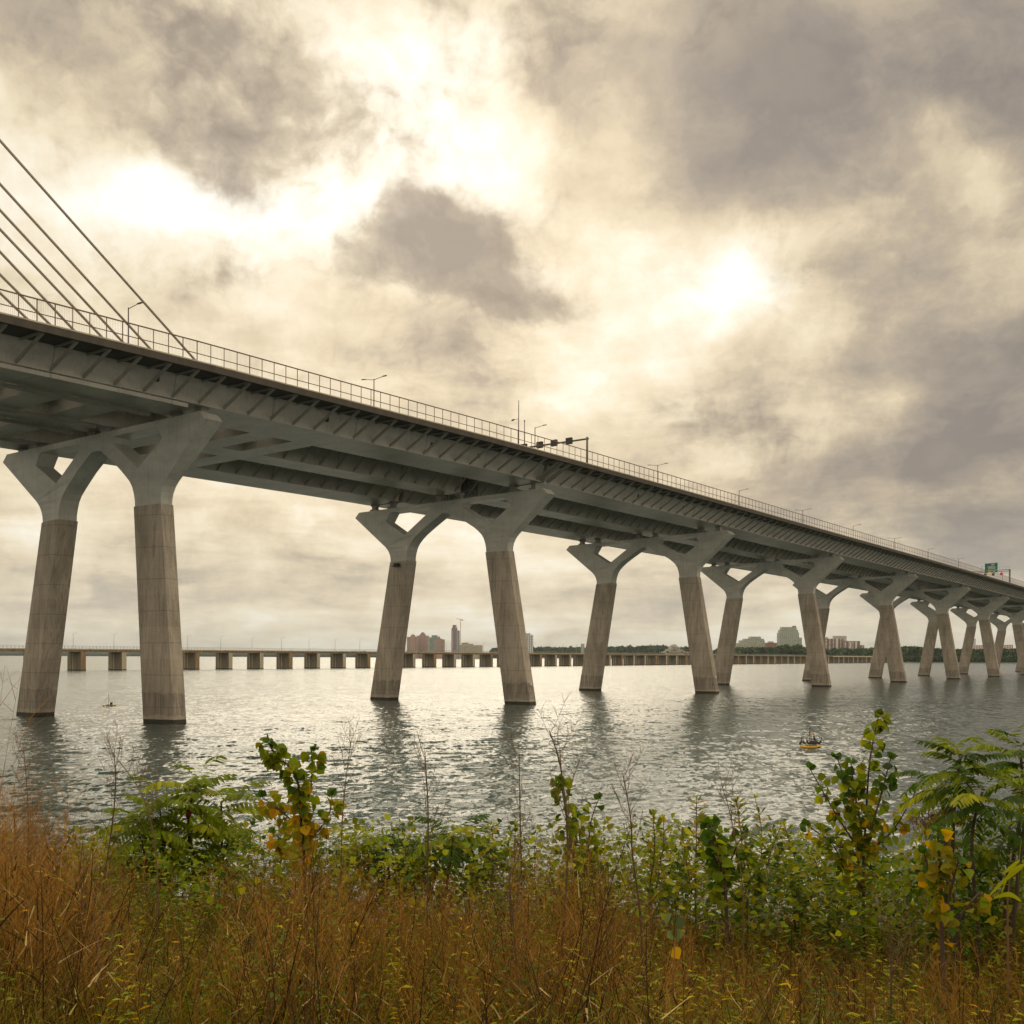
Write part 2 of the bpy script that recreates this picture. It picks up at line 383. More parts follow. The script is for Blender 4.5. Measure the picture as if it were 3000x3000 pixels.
# ------------------------------------------------------------------ the road bridge
bridge=empty('road_bridge',B(4,-4.3,0,False))
tag(bridge,'long grey multi-span road bridge on W-shaped concrete and steel piers','bridge')
TC=-4.3
def pier_head(sc, H, du):
    fx=lambda u: u-du*min(1,max(0,(u-2)/5.0))
    half=[(0,36.3),(.9,36.25),(4.4,34.3),(6.6,32.95),(7.5,32.25),(8.3,31.5),(8.85,30.7),(9.2,29.75),(9.4,28.9),(9.45,28.1),
          (13.8,28.1),(13.85,28.9),(14.0,29.6),(14.4,30.4),(15.0,31.1),(22.6,37.5),(21.6,38.5),(0,38.5)]
    outer=[(fx(u),z) for u,z in half]+[(-fx(u),z) for u,z in half[::-1][1:-1]]
    hole=[(9.95,33.0),(3.6,37.05),(3.95,37.75),(13.6,37.75),(14.75,36.1)]
    holeR=[(fx(u),z) for u,z in hole]; holeL=[(-fx(u),z) for u,z in hole[::-1]]
    def wdt(u,z):
        a=abs(u)+du
        k=min(1,max(0,(a-9.45)/4.35)); lowk=min(1,max(0,(31.6-z)/2.6)) if z<31.6 else 0
        uo=13.85+max(0,z-30)*1.16; q=min(1,max(0,(a-uo+4.4)/4.4))
        return 1.45-.55*q*min(1,max(0,1-(z-28.5)/9.0))
    b=MB(); loops=[outer,holeR,holeL]
    for sgn in (-1,1):
        base=len(b.v); flat=[p for lp in loops for p in lp]
        for u,z in flat: b.v.append(B(sc+sgn*wdt(u,z),TC+u,z+H-38.5))
        tris=tessellate_polygon([[Vector((u,z,0)) for u,z in lp] for lp in loops])
        for t in tris: b.f.append([base+i for i in (t if sgn<0 else t[::-1])]); b.mi.append(0)
    N=sum(len(l) for l in loops); o=0
    for lp in loops:
        n=len(lp)
        for i in range(n): b.f.append([o+i,o+(i+1)%n,N+o+(i+1)%n,N+o+i]); b.mi.append(0)
        o+=n
    return b
def column_mb(sc, H, side, du, tap, lean):
    zj=28.1+H-38.5; b=MB(); rings=[]
    def ring(ui,uo,z,wi,wo,sh):
        pts=[(ui,-wi),((ui*.45+uo*.55),-(wi*.5+wo*.5+.13)),(uo,-wo),(uo,wo),((ui*.45+uo*.55),(wi*.5+wo*.5+.13)),(ui,wi)]
        return [B(sc+s,TC+side*u,z,sh) for u,s in pts][::side]
    ui,uo=9.45-du,13.8-du
    b.loft([ring(ui+lean*(zj+3)-.35*tap,uo+lean*(zj+3)+.45*tap,-3,1.66,1.0,False),ring(ui-.12,uo+.12,zj-.0,1.56,.99,True)])
    return b
PIER_S=[4]+[SPAN*k for k in range(1,11)]
bearing_mb=None
for k,s0 in enumerate(PIER_S):
    sc=s0+1.5; du=1.3 if k==0 else 0.0; H=ZTOP[k]
    ph=pier_head(sc,H,du).build('pier',M['head'],bridge)
    for side in (1,-1):
        column_mb(sc,H,side,du,1.0,.168 if k else (.085 if side>0 else .2)).build('column',M['pier_conc'],ph)
    for tcen in (12.45,-4.3,-20.6):
        for off in (-2.3,2.3):
            b=MB(); zt=H+.0; g=zb(sc)-zt-.05
            b.m=0
            for (w_,d_,z0,z1) in ((1.5,1.5,.002,.32*g),(.95,.95,.32*g,.8*g),(1.3,1.3,.8*g,g)):
                b.hexa([B(sc+ds,tcen+off+dt,zt+zq) for zq in (z0,z1) for ds,dt in ((-d_/2,-w_/2),(d_/2,-w_/2),(d_/2,w_/2),(-d_/2,w_/2))])
            b.build('bearing',M['bracket'],ph)
# marker plates on the near legs
def stations(a,b,step=8.04): return list(np.linspace(a,b,max(2,int((b-a)/step)+1)))
JOINT=82.3
def loft_section(b, sts, sec):
    b.loft([[B(s,t,z) for t,z in sec(s)] for s in sts])
CEN=[12.45,-4.3,-20.6]; SLAB=[(4.2,21.5),(-10.3,1.7),(-29.65,-12.7)]
girders=[]
for ci,(c,(ta,tb_)) in enumerate(zip(CEN,SLAB)):
    for (a,e) in ((-128,JOINT-.55),(JOINT+.55,955)):
        b=MB()
        bw,tw=(3.75,4.5) if ci!=1 else (2.5,3.1)
        if ci==1 and a>0: a=JOINT+5.0
        loft_section(b,stations(a,e),lambda s:[(c-bw,zb(s)),(c+bw,zb(s)),(c+tw,zf(s)-.46),(c-tw,zf(s)-.46)])
        g=b.build('box_girder',M['steel'],bridge); girders.append((ci,a,e,g))
    b=MB()
    th=.46
    loft_section(b,stations(-128,955),lambda s:[(ta,zf(s)),(ta,zf(s)-.78),(ta+.35,zf(s)-.78),(ta+.45,zf(s)-th),(tb_-.45,zf(s)-th),(tb_-.35,zf(s)-.78),(tb_,zf(s)-.78),(tb_,zf(s))])
    ds=b.build('deck_slab',M['slab'],bridge)
    b=MB(); loft_section(b,stations(-128,955),lambda s:[(tb_-.5,zf(s)+.003),(tb_+.025,zf(s)+.003),(tb_+.025,zf(s)+.16),(tb_-.5,zf(s)+.16)]); b.build('kerb',M['damlight'] if ci==0 else M['slab'],ds)
# crossbeams tie the three corridors together near the cable-stayed end
k=-18
for k in range(-18,2):
    if k==-2: continue
    sc=21.4+8.03*k
    for ti,(t0,t1) in enumerate(((8.75,-1.85),(-6.85,-16.8))):
        b=MB()
        b.hexa([B(sc+ds,t,zz_) for zz_,hw_ in ((zb(sc)+.02,2.05),(zf(sc)-.47,2.05)) for ds,t in ((-hw_,t0+.0),(hw_,t0+.0),(hw_,t1-.0),(-hw_,t1-.0))])
        b.build('crossbeam',M['steel'],bridge)
# brackets
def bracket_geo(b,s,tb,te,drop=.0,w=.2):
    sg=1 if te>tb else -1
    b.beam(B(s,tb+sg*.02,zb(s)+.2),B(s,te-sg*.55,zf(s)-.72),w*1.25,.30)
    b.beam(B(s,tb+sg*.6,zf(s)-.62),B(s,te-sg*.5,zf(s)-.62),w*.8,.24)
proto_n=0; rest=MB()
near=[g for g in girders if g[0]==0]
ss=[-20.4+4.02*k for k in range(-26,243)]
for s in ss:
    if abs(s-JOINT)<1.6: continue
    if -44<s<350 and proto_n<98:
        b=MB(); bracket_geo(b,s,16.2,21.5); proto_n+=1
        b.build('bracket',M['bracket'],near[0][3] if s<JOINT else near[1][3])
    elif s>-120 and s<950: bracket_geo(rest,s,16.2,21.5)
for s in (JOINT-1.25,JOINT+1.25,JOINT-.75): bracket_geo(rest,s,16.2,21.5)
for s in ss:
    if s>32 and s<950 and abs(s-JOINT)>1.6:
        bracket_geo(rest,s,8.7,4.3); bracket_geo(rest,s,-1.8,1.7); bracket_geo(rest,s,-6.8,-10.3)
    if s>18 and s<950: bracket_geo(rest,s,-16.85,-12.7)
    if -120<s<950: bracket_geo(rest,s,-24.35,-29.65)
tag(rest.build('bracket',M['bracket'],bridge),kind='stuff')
# inner bracket end plates, white to paint in light through the slot between decks
b=MB()
for s in ss:
    if 30<s<190:
        b.hexa([B(s+ds,t,zf(s)+z_) for z_ in (-1.12,-.79) for ds,t in ((-.24,1.3),(.24,1.3),(.24,1.95),(-.24,1.95))])
tag(b.build('bracket_end_plate',M['white'],bridge),kind='stuff')
for a in [SPAN*k for k in range(2,11)]:
    b=MB(); loft_section(b,stations(a+22,a+66),lambda s:[(1.72,zf(s)-1.05),(2.0,zf(s)-1.05),(2.0,zf(s)-.05),(1.72,zf(s)-.05)]); b.build('lit_edge_strip',M['white'],bridge)  # white strip added to paint the sky light on the middle slab's edge
# hatches in the near web
for s in (-2.8,26,49.5,62,118,139):
    b=MB(); z0=zb(s)+1.45
    f=lambda z: 16.2+.75*(z-zb(s))/(zf(s)-.46-zb(s))+.02
    b.hexa([B(s+ds,f(zq)+dt,zq) for zq in (z0,z0+.62) for ds,dt in ((-.32,-.05),(.32,-.05),(.32,.012),(-.32,.012))])
    b.build('hatch',M['dark'],near[0][3] if s<JOINT else near[1][3])
# dark movement joint
b=MB()
for c in CEN: loft_section(b,[JOINT-.56,JOINT+.56],lambda s:[(c-3.2,zb(s)+.5),(c+3.2,zb(s)+.5),(c+3.6,zf(s)-.5),(c-3.6,zf(s)-.5)])
b.build('expansion_joint',M['dark'],bridge)
b=MB()
for s in (83.6,84.6,85.6,86.6):
    for t0,t1 in ((-1.6,-1.6),(-7,-7)):
        b.beam(B(s,t0,zb(s)-1.1),B(s+.2,t1,zf(s)-.5),.12)
for z_ in (.1,1.1,2.2): b.beam(B(83.2,-1.7,zb(84)+z_),B(87.2,-1.7,zb(87)+z_),.1)
b.build('access_platform',M['pole'],bridge)
# maintenance rails below the boxes at the cable-stayed end
for t in (16.0,8.9,-1.9,-6.7,-17.0,-24.3):
    b=MB(); loft_section(b,stations(-126,2.2),lambda s:[(t-.16,zb(s)-.62),(t+.16,zb(s)-.62),(t+.16,zb(s)-.16),(t-.16,zb(s)-.16)])
    for s in np.arange(-124,2,4.02): b.beam(B(s,t,zb(s)+.05),B(s,t,zb(s)-.2),.12)
    b.build('maintenance_rail',M['steel'] if t>10 else M['bracket'],bridge)
# railing
TR=21.35
def railing(t, full):
    b=MB()
    for dz,r in ((2.42,.06),(1.0,.04),(.12,.035)):
        st=stations(-126,955,4.02)
        b.loft([[B(s,t+dt,zf(s)+dz+dzz) for dt,dzz in ((-r,-r),(r,-r),(r,r),(-r,r))] for s in st])
    rl=b.build('railing',M['rail'],bridge)
    rest=MB(); n=0
    for k in range(-60,466):
        s=-2.93+2.043*k
        a,bb=B(s,t,zf(s)+.001),B(s,t,zf(s)+2.42)
        if full and -32<s<170 and n<99:
            q=MB(); q.beam(a,bb,.065,.09); q.build('post',M['rail'],rl); n+=1
        else: rest.beam(a,bb,.065,.09)
    tag(rest.build('post',M['rail'],rl),kind='stuff')
    return rl
RL=railing(TR,True)
b=MB()
for s in np.arange(-60,9,.2): b.beam(B(s,TR,zf(s)+.2),B(s,TR,zf(s)+2.4),.011)
tag(b.build('mesh_infill',M['rail'],RL),kind='stuff')
b=MB()                                                    # far railing, plain, on the other edge of the deck
for dz,r in ((1.3,.06),(.7,.04)):
    b.loft([[B(s,-29.5+dt,zf(s)+dz+dzz) for dt,dzz in ((-r,-r),(r,-r),(r,r),(-r,r))] for s in stations(-126,955)])
for s in np.arange(-126,955,4): b.beam(B(s,-29.5,zf(s)),B(s,-29.5,zf(s)+1.3),.08)
b.build('railing',M['rail'],bridge)
# stay cables
for (sa,za,sb,zb_) in ((13.9,48.3,-14.5,67.3),(6.4,48.2,-14.5,62.3),(2.0,48.2,-14.5,59.3),(-1.1,48.1,-14.5,57.1),(-5.1,48.0,-14.5,54.5),(-8.5,48.0,-14.5,51.9),(-11.6,48.0,-14.5,49.8)):
    sl_=(za-zb_)/(sa-sb); zd=41.9; s_end=sa+(zd-za)/sl_
    p0=B(s_end,4,zd,False); p1=B(-118,4,za+sl_*(-118-sa),False)
    b=MB(); b.tube([p0,p1],.165,8); b.build('stay_cable',M['cable'],bridge,True)
# small marker plates near the waterline on the outer faces of the near legs
for k in (1,2,3,4):
    s0=PIER_S[k]; zq=3.2+.2*k; u=13.8+.168*(28.1+ZTOP[k]-38.5-zq)+.45*(28-zq)/31
    b=MB(); b.hexa([B(s0+1.5+ds,TC+u+dt,zz_,False) for zz_ in (zq,zq+.55) for ds,dt in ((-.3,-.1),(.3,-.1),(.3,.22),(-.3,.22))])
    b.build('marker_plate',M['white'],bridge)
b=MB()                                                    # small sensor bracket under the head of the second pier
s0=PIER_S[1]; u=-11.6
b.hexa([B(s0+ds,TC+u+dt,27.4+dz_) for dz_ in (-.35,-.25) for ds,dt in ((-1.0,-.8),(.3,-.8),(.3,.8),(-1.0,.8))])
b.hexa([B(s0+ds,TC+u+dt,27.4+dz_) for dz_ in (-.249,.25) for ds,dt in ((-.8,-.3),(.2,-.3),(.2,.55),(-.8,.55))])
b.build('sensor_box',M['dark'],bridge)

# ------------------------------------------------------------------ street lamps on the deck
def lamp_proto(double):
    r=empty('street_lamp',(0,0,0))
    b=MB(); b.tube([(0,0,0),(0,0,10.7)],[.12,.075],8); b.box(-.16,.16,-.16,.16,0.0,.35); b.build('pole',M['pole'],r,False)
    for sg in ((1,-1) if double else (1,)):
        b=MB(); b.tube([(0,0,10.55),(sg*1.9,0,10.85)],.05,6); a=b.build('arm',M['pole'],r)
        b=MB(); b.loft([[(sg*1.85,-.14,10.80),(sg*1.85,.14,10.80),(sg*1.85,.14,10.92),(sg*1.85,-.14,10.92)],[(sg*2.65,-.17,10.86),(sg*2.65,.17,10.86),(sg*2.65,.17,10.95),(sg*2.65,-.17,10.95)]])
        b.build('luminaire',M['pole'],a)
    return r
lampdef=[('S',2.8,'single-arm lamp on the bridge deck beside the stay cables'),('D',50.4,'twin-arm lamp on the deck between the first two piers, nearest of its kind'),
 ('S',98.5,'single-arm lamp just behind the overhead gantry of black signals'),('D',151.5,'first twin-arm lamp to the right of the signal gantry'),
 ('S',199.5,'single-arm lamp above the third pier from the left, carrying a teal tag'),('D',247.9,'second twin-arm lamp to the right of the signal gantry'),
 ('S',296.3,'single-arm lamp left of the two twin-arm lamps before the green sign'),('D',345,'twin-arm lamp above the fifth pier, second left of the green sign'),
 ('S',393.2,'single-arm lamp between the last two twin-arm lamps before the green sign'),('D',446,'twin-arm lamp nearest on the left to the green road sign'),
 ('S',494,'single-arm lamp low on the deck right of the green road sign'),('D',543,'farthest twin-arm lamp at the right end of the deck')]
pS,pD=None,None
RZ=math.atan2(-CS,SN)
for ty,s,lab in lampdef:
    if ty=='S':
        o=pS if pS is None else copy_tree(pS)
        if o is None: o=pS=lamp_proto(False)
    else:
        o=copy_tree(pD) if pD is not None else None
        if o is None: o=pD=lamp_proto(True)
    x,y,z=B(s,4.0,zf(s)); o.location=(x,y,z-.0); o.rotation_euler=(0,0,RZ)
    tag(o,lab,'street lamp','street lamps on the bridge deck')
b=MB(); s=199.5; x,y,z=B(s,4,zf(s)); b.box(x-.14,x+.14,y-.2,y+.2,z+5.6,z+7.2)
tag(b.build('lamp_banner',simple('teal_tag',(.03,.2,.19),.6)),'small teal tag hanging on the single-arm lamp above the third pier','tag')
# lane signal gantry
def Bl(s,t,dz): return B(s,t,zf(s)+dz)
g=empty('signal_gantry',Bl(92.5,19.4,0)); tag(g,'overhead gantry with a round boom and a post at its right end, on the deck','gantry')
b=MB(); b.tube([Bl(92.5,19.4,0),Bl(92.5,19.4,5.7)],.2,10); b.build('post',M['pole'],g,True)
b=MB(); b.tube([Bl(92.5,19.7,5.35),Bl(92.5,4.6,5.55)],.17,10); b.build('boom',M['pole'],g,True)
for i,t in enumerate((15.7,12.4,9.2,5.6)):
    b=MB(); b.hexa([Bl(92.35+ds,t+dt,5.42+.07*i+dz_) for dz_ in (-.58,.58) for ds,dt in ((-.45,-.62),(.1,-.62),(.1,.62),(-.45,.62))])
    o=b.build('lane_signal',M['signal'])
    tag(o,['black box signal on the gantry boom, nearest to the post','black box signal on the gantry boom, second from the post','black box signal on the gantry boom, third from the post','black box signal at the far end of the gantry boom'][i],'signal','black lane signals on the gantry boom')
for (s,t,h,lab) in ((69.5,19.5,8.2,'tall thin mast with a small camera left of the signal gantry'),(71.3,19.5,4.95,'short thin mast right beside the tall mast on the deck')):
    m_=empty('mast',Bl(s,t,0)); tag(m_,lab,'mast')
    b=MB(); b.tube([Bl(s,t,0),Bl(s,t,h)],[.1,.06],8); b.build('pole',M['pole'],m_,True)
    b=MB()
    if h>6: b.beam(Bl(s,t,h*.62),Bl(s-.2,t-.8,h*.62),.06); b.beam(Bl(s-.2,t-.75,h*.62),Bl(s-.35,t-1.2,h*.6),.2)
    else: b.beam(Bl(s,t,h-.02),Bl(s,t,h+.22),.2)
    b.build('camera_head',M['signal'],m_)
# green sign gantry far right
g=empty('sign_gantry',Bl(479,19.4,0)); tag(g,'sign gantry with a truss beam and a thick grey post beyond the railing','gantry')
b=MB(); b.beam(Bl(479,19.4,0),Bl(479,19.4,7.0),.55); b.build('post',M['pole'],g)
b=MB()
for dz_ in (6.3,7.0):
    for ds in (-.5,.5): b.beam(Bl(479+ds,19.8,dz_),Bl(479+ds,-2,dz_+.2),.14)
for i in range(20): b.beam(Bl(478.5,19.4-i*1.07,6.3),Bl(478.5,18.9-i*1.07,7.0),.08)
b.build('truss_beam',M['pole'],g)
b=MB()
for t in np.arange(15,19.6,1.4): b.beam(Bl(479,t,7.1),Bl(479,t,8.4),.07)
b.beam(Bl(479,14.6,8.4),Bl(479,19.2,8.4),.08); b.build('catwalk_rail',M['galv'],g)
sg=empty('road_sign',Bl(478.3,11.4,6.2)); tag(sg,'large green highway direction sign with white lines of text','road sign')
def quad(name,mat,t0,t1,z0,z1,off,par):
    b=MB(); b.hexa([Bl(478.2+off+ds,t,z) for z in (z0,z1) for ds,t in ((0,t0),(.12,t0),(.12,t1),(0,t1))]); return b.build(name,mat,par)
quad('sign_panel',M['green_sign'],8.65,14.25,6.05,10.5,0,sg)
b=MB()
for (t0,t1,z) in ((11.5,12.9,10.05),(11.5,12.7,9.6),(10.1,13.1,8.95),(9.95,13.4,8.4),(10.1,13.2,7.85),(9.4,11.7,7.1),(12.1,14.0,7.1),(12.2,13.2,6.5)):
    t=t0
    while t<t1:
        wv=.12+.13*random.random()
        b.hexa([Bl(478.2+ds,tt,z+dz_) for dz_ in (-.13,.13) for ds,tt in ((-.02,t),(-.004,t),(-.004,t+wv),(-.02,t+wv))]); t+=wv+.07
b.build('lettering',M['white'],sg)
quad('route_shield',M['blue_sign'],10.3,11.1,9.5,10.2,-.13,sg); quad('shield_top',M['red_sign'],10.3,11.1,10.0,10.25,-.27,sg)
quad('exit_panel',M['yellow_sign'],10.15,11.55,6.0,6.65,-.13,sg)
for (t,mn,lab) in ((15.9,'red_sign','red lit lane signal hanging under the sign gantry near its post'),(12.3,'signal','dark lane signal hanging under the green sign'),(8.8,'signal','dark lane signal under the left edge of the green sign')):
    b=MB(); b.hexa([Bl(478.3+ds,t+dt,z) for z in (4.6,5.75) for ds,dt in ((0,-.58),(.3,-.58),(.3,.58),(0,.58))]); b.beam(Bl(478.5,t,5.7),Bl(478.7,t,6.3),.1)
    tag(b.build('lane_signal',M[mn]),lab,'signal','lane signals under the sign gantry')

# ------------------------------------------------------------------ old ice-control dam with a road on top
DA=np.array([-240.,628.]); DD=np.array([.5363,.8440]); DN=np.array([DD[1],-DD[0]])   # DN: towards the bridge
def Dp(l,n,z): q=DA+DD*l+DN*n; return (q[0],q[1],z)
dam=empty('causeway_bridge',Dp(-120,0,0)); tag(dam,'low old concrete causeway on many wall piers across the river','bridge')
def dbox(b,l0,l1,n0,n1,z0,z1): b.hexa([Dp(l,n,z) for z in (z0,z1) for l,n in ((l0,n0),(l1,n0),(l1,n1),(l0,n1))])
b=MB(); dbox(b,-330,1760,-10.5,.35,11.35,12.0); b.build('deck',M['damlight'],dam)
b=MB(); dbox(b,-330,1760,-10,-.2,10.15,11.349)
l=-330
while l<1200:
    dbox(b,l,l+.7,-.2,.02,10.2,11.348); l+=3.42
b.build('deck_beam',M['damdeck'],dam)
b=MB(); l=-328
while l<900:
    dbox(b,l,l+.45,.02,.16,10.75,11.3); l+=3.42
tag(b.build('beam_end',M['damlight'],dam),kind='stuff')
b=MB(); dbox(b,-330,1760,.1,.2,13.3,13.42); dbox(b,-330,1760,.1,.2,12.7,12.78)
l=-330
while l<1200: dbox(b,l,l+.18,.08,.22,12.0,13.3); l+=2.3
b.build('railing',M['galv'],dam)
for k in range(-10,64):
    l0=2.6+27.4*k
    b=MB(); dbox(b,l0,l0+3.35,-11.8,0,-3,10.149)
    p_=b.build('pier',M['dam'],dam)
    b=MB(); dbox(b,l0+.1,l0+3.2,.003,.12,-.5,10.1); b.build('lit_pier_end',M['damdeck' if k%3==0 else 'damlight'],p_)  # pale facing paints the light on the pier end; some are rusty
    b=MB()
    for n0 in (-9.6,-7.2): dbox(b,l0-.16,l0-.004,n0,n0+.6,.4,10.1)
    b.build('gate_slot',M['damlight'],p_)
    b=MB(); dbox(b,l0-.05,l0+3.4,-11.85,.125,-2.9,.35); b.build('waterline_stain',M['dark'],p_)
b=MB(); dbox(b,1395,1680,.36,.6,9.9,11.6); b.build('pale_beam',M['damlight'],dam)
dlamp=None
for k in range(-2,40):
    l0=4+27.4*k
    if dlamp is None:
        dlamp=empty('street_lamp'); b=MB(); b.tube([(0,0,0),(0,0,8.6)],[.13,.08],6); b.build('pole',M['galv'],dlamp); b=MB(); b.tube([(0,0,8.5),(1.7,0,8.8)],.05,5); b.box(1.6,2.4,-.15,.15,8.72,8.86); b.build('arm',M['galv'],dlamp); o=dlamp
    else: o=copy_tree(dlamp)
    x,y,z=Dp(l0,-8.6,12.0); o.location=(x,y,z); o.rotation_euler=(0,0,-.3)
    tag(o,'slim single-arm lamp post standing on the low concrete causeway','street lamp','lamp posts along the causeway')

# ------------------------------------------------------------------ far skyline
def facade(name, wall, glass, fx, fz, duty=.62, rough=.7):
    m,nt,bs=nmat(name)
    tcn=nd(nt,'ShaderNodeTexCoord'); sp=nd(nt,'ShaderNodeSeparateXYZ'); nt.links.new(tcn.outputs['Object'],sp.inputs[0])
    def cell(o,f): return math_(nt,'FRACT',math_(nt,'DIVIDE',o,f))
    hx=math_(nt,'LESS_THAN',cell(math_(nt,'ADD',sp.outputs[0],sp.outputs[1]),fx),duty); hz=math_(nt,'LESS_THAN',cell(sp.outputs[2],fz),.58)
    k=math_(nt,'MULTIPLY',hx,hz)
    wn=nd(nt,'ShaderNodeTexWhiteNoise'); q=nd(nt,'ShaderNodeCombineXYZ')
    nt.links.new(math_(nt,'FLOOR',math_(nt,'DIVIDE',math_(nt,'ADD',sp.outputs[0],sp.outputs[1]),fx)),q.inputs[0]); nt.links.new(math_(nt,'FLOOR',math_(nt,'DIVIDE',sp.outputs[2],fz)),q.inputs[2]); nt.links.new(q.outputs[0],wn.inputs['Vector'])
    gl=mixc(nt,wn.outputs['Value'],glass,tuple(min(1,c*2.2+.02) for c in glass))
    nt.links.new(mixc(nt,k,wall,gl),bs.inputs['Base Color']); bs.inputs['Roughness'].default_value=rough
    return m
def bld(name,label,D,u0,u1,vt,mat,parts=(),dep=.7,base=-1):
    x0,x1=(u0-1500)/F*D,(u1-1500)/F*D; um=(u0+u1)/2
    H=lambda v: CAMH-(v-ROLL*(um-1500)-HY)/F*D
    r=empty(name,((x0+x1)/2,D,2)); tag(r,label,'building')
    W=x1-x0; b=MB(); b.box(x0,x1,D,D+W*dep,base,H(vt)); b.build('wall',mat,r)
    for (pn,a,c,v0,v1,pm,shape) in parts:
        b=MB(); xa,xb=x0+W*a,x0+W*c; z0,z1=H(v0),H(v1); y0,y1=D+W*dep*.08,D+W*dep*.92
        if shape=='pyr':
            cx,cy=(xa+xb)/2,(y0+y1)/2; hw=(xb-xa)/2
            b.loft([[(cx-hw*k,cy-hw*k,z),(cx+hw*k,cy-hw*k,z),(cx+hw*k,cy+hw*k,z),(cx-hw*k,cy+hw*k,z)] for k,z in ((1,z0+.01),(.8,z0+(z1-z0)*.45),(.28,z1))])
        elif shape=='front': b.box(xa,xb,D-W*.06,D-.01,z0,z1)
        else: b.box(xa,xb,y0,y1,z0+.01,z1)
        b.build(pn,pm,r)
    return r
pink=facade('pink_brick_facade',(0.472,0.316,0.264),(0.147,0.134,0.160),5.2,4.6,.5); pink2=facade('rose_brick_facade',(0.524,0.355,0.290),(0.160,0.134,0.147),6.1,4.6,.45)
grn=facade('green_glass_facade',(0.238,0.316,0.303),(0.108,0.186,0.186),4.4,4.2,.7,.4); gry=facade('grey_balcony_facade',(0.498,0.498,0.420),(0.160,0.186,0.173),6.4,3.6,.7)
gry2=facade('pale_grey_tower_facade',(0.459,0.485,0.420),(0.147,0.180,0.173),5.0,3.5,.66); red=facade('red_brick_facade',(0.368,0.186,0.147),(0.160,0.108,0.108),7,3.6,.4)
bw=facade('white_grid_facade',(0.750,0.750,0.750),(0.095,0.095,0.121),7.5,6.0,.6); pur=facade('plum_panel_facade',(0.251,0.173,0.173),(0.524,0.485,0.459),9,3.4,.3)
con=facade('bare_concrete_frame',(0.420,0.433,0.472),(0.095,0.108,0.147),9.0,5.5,.55); lowf=facade('buff_slab_facade',(0.550,0.472,0.355),(0.160,0.160,0.160),6,4,.6)
pnk3=facade('pink_and_white_facade',(0.745,0.576,0.550),(0.186,0.115,0.147),6.5,4.4,.5); roofm=simple('slate_roof',(0.186,0.160,0.160),.7)
bld('apartment_tower','shorter pink-brown tower with grey crown, at the left end of the skyline',4200,1192,1224,1866,pink,[('roof',.28,.78,1866,1858,roofm,'pyr'),('bay',.3,.7,1905,1864,pink2,'front')])
bld('apartment_tower','taller pink-brown tower with a pointed dark crown, second from the left of the skyline',4250,1220,1255,1862,pink2,[('roof',.25,.75,1862,1852,roofm,'pyr'),('bay',.25,.75,1905,1860,pink,'front')])
bld('office_tower','dark teal glass building behind a pink tower',4500,1257,1281,1867,grn,[('upper_block',.3,1,1867,1861,grn,'box')])
bld('apartment_tower','pink tower standing in front of the teal glass building',4150,1270,1302,1873,pink2,[('roof',.3,.62,1873,1864,roofm,'pyr'),('bay',.2,.8,1905,1871,pink,'front')])
bld('unfinished_tower','tall slim tower under construction beside the crane',4000,1322,1346,1847,con,[('bare_frame',.02,.72,1847,1839,facade('dark_open_frame',(.20,.15,.16),(.40,.38,.34),6,3.5,.5),'box'),('top_frame',.15,.6,1839,1831,facade('top_open_frame',(.16,.12,.13),(.45,.42,.38),5,3,.5),'box'),('brick_strip',.32,.52,1905,1841,red,'front')])
bld('office_block','long low buff slab block right of the construction tower',3900,1346,1413,1890,lowf,[('upper_floor',.08,.6,1890,1886,lowf,'box'),('plant_room',.1,.38,1886,1883,M['damdeck'],'box')],.4)
bld('apartment_tower','white tower with a dark window grid and stepped top right of the second pier',4100,1536,1562,1860,bw,[('stepped_top',.0,.7,1860,1855,bw,'box')])
bld('distant_block','sliver of a grey block left of the third pier',4300,1702,1712,1886,gry)
bld('apartment_block','wide stepped grey apartment block with balconies left of the red block',2900,2161,2241,1884,gry,[('middle_step',.12,1,1884,1876,gry,'box'),('upper_step',.26,.97,1876,1871,gry,'box'),('top_step',.48,.86,1871,1865,gry2,'box')],.5)
bld('brick_block','small red-brown brick block between two grey buildings',2950,2243,2281,1883,red,[('plant_room',.25,.62,1883,1879,lowf,'box')],.5)
bld('apartment_tower','tall pale grey tower with cut corners above the trees',2850,2285,2341,1853,gry2,[('upper_step',.05,.96,1853,1845,gry2,'box'),('top_step',.14,.88,1845,1837,gry2,'box'),('roof_mast',.78,.84,1837,1833,roofm,'box')],.7)
bld('apartment_wing','narrow pale wing on the right side of the tall grey tower',2900,2341,2349,1868,gry2)
bld('apartment_block','long dark plum and white apartment block stepping down to the right',2800,2405,2475,1871,pur,[('roof_room',.1,.3,1871,1867,lowf,'box'),('white_stack',.62,.7,1904,1870,M['white'],'front')],.3)
bld('apartment_block','lower plum apartment wing with white panels, right end of the long block',2780,2474,2520,1878,pur,[('white_panel',.34,.42,1900,1881,M['white'],'front'),('white_panel',.68,.78,1904,1880,M['white'],'front')],.4)
bld('apartment_block','last stepped end of the plum apartment block',2770,2520,2532,1890,pur)
bld('distant_block','pale distant block rising behind the plum apartment block',3600,2446,2480,1863,simple('hazy_wall',(.5,.47,.41),.8))
bld('apartment_tower','pale tower rising behind the pink and white block at the right',3300,2838,2858,1871,bw)
bld('apartment_block','pink and white block left of the farthest tall piers',3000,2838,2882,1890,pnk3,dep=.3)
bld('apartment_block','pink and white block seen between the farthest piers',3000,2918,2968,1889,pnk3,[('parapet',.02,.35,1889,1887,roofm,'box')],.3)
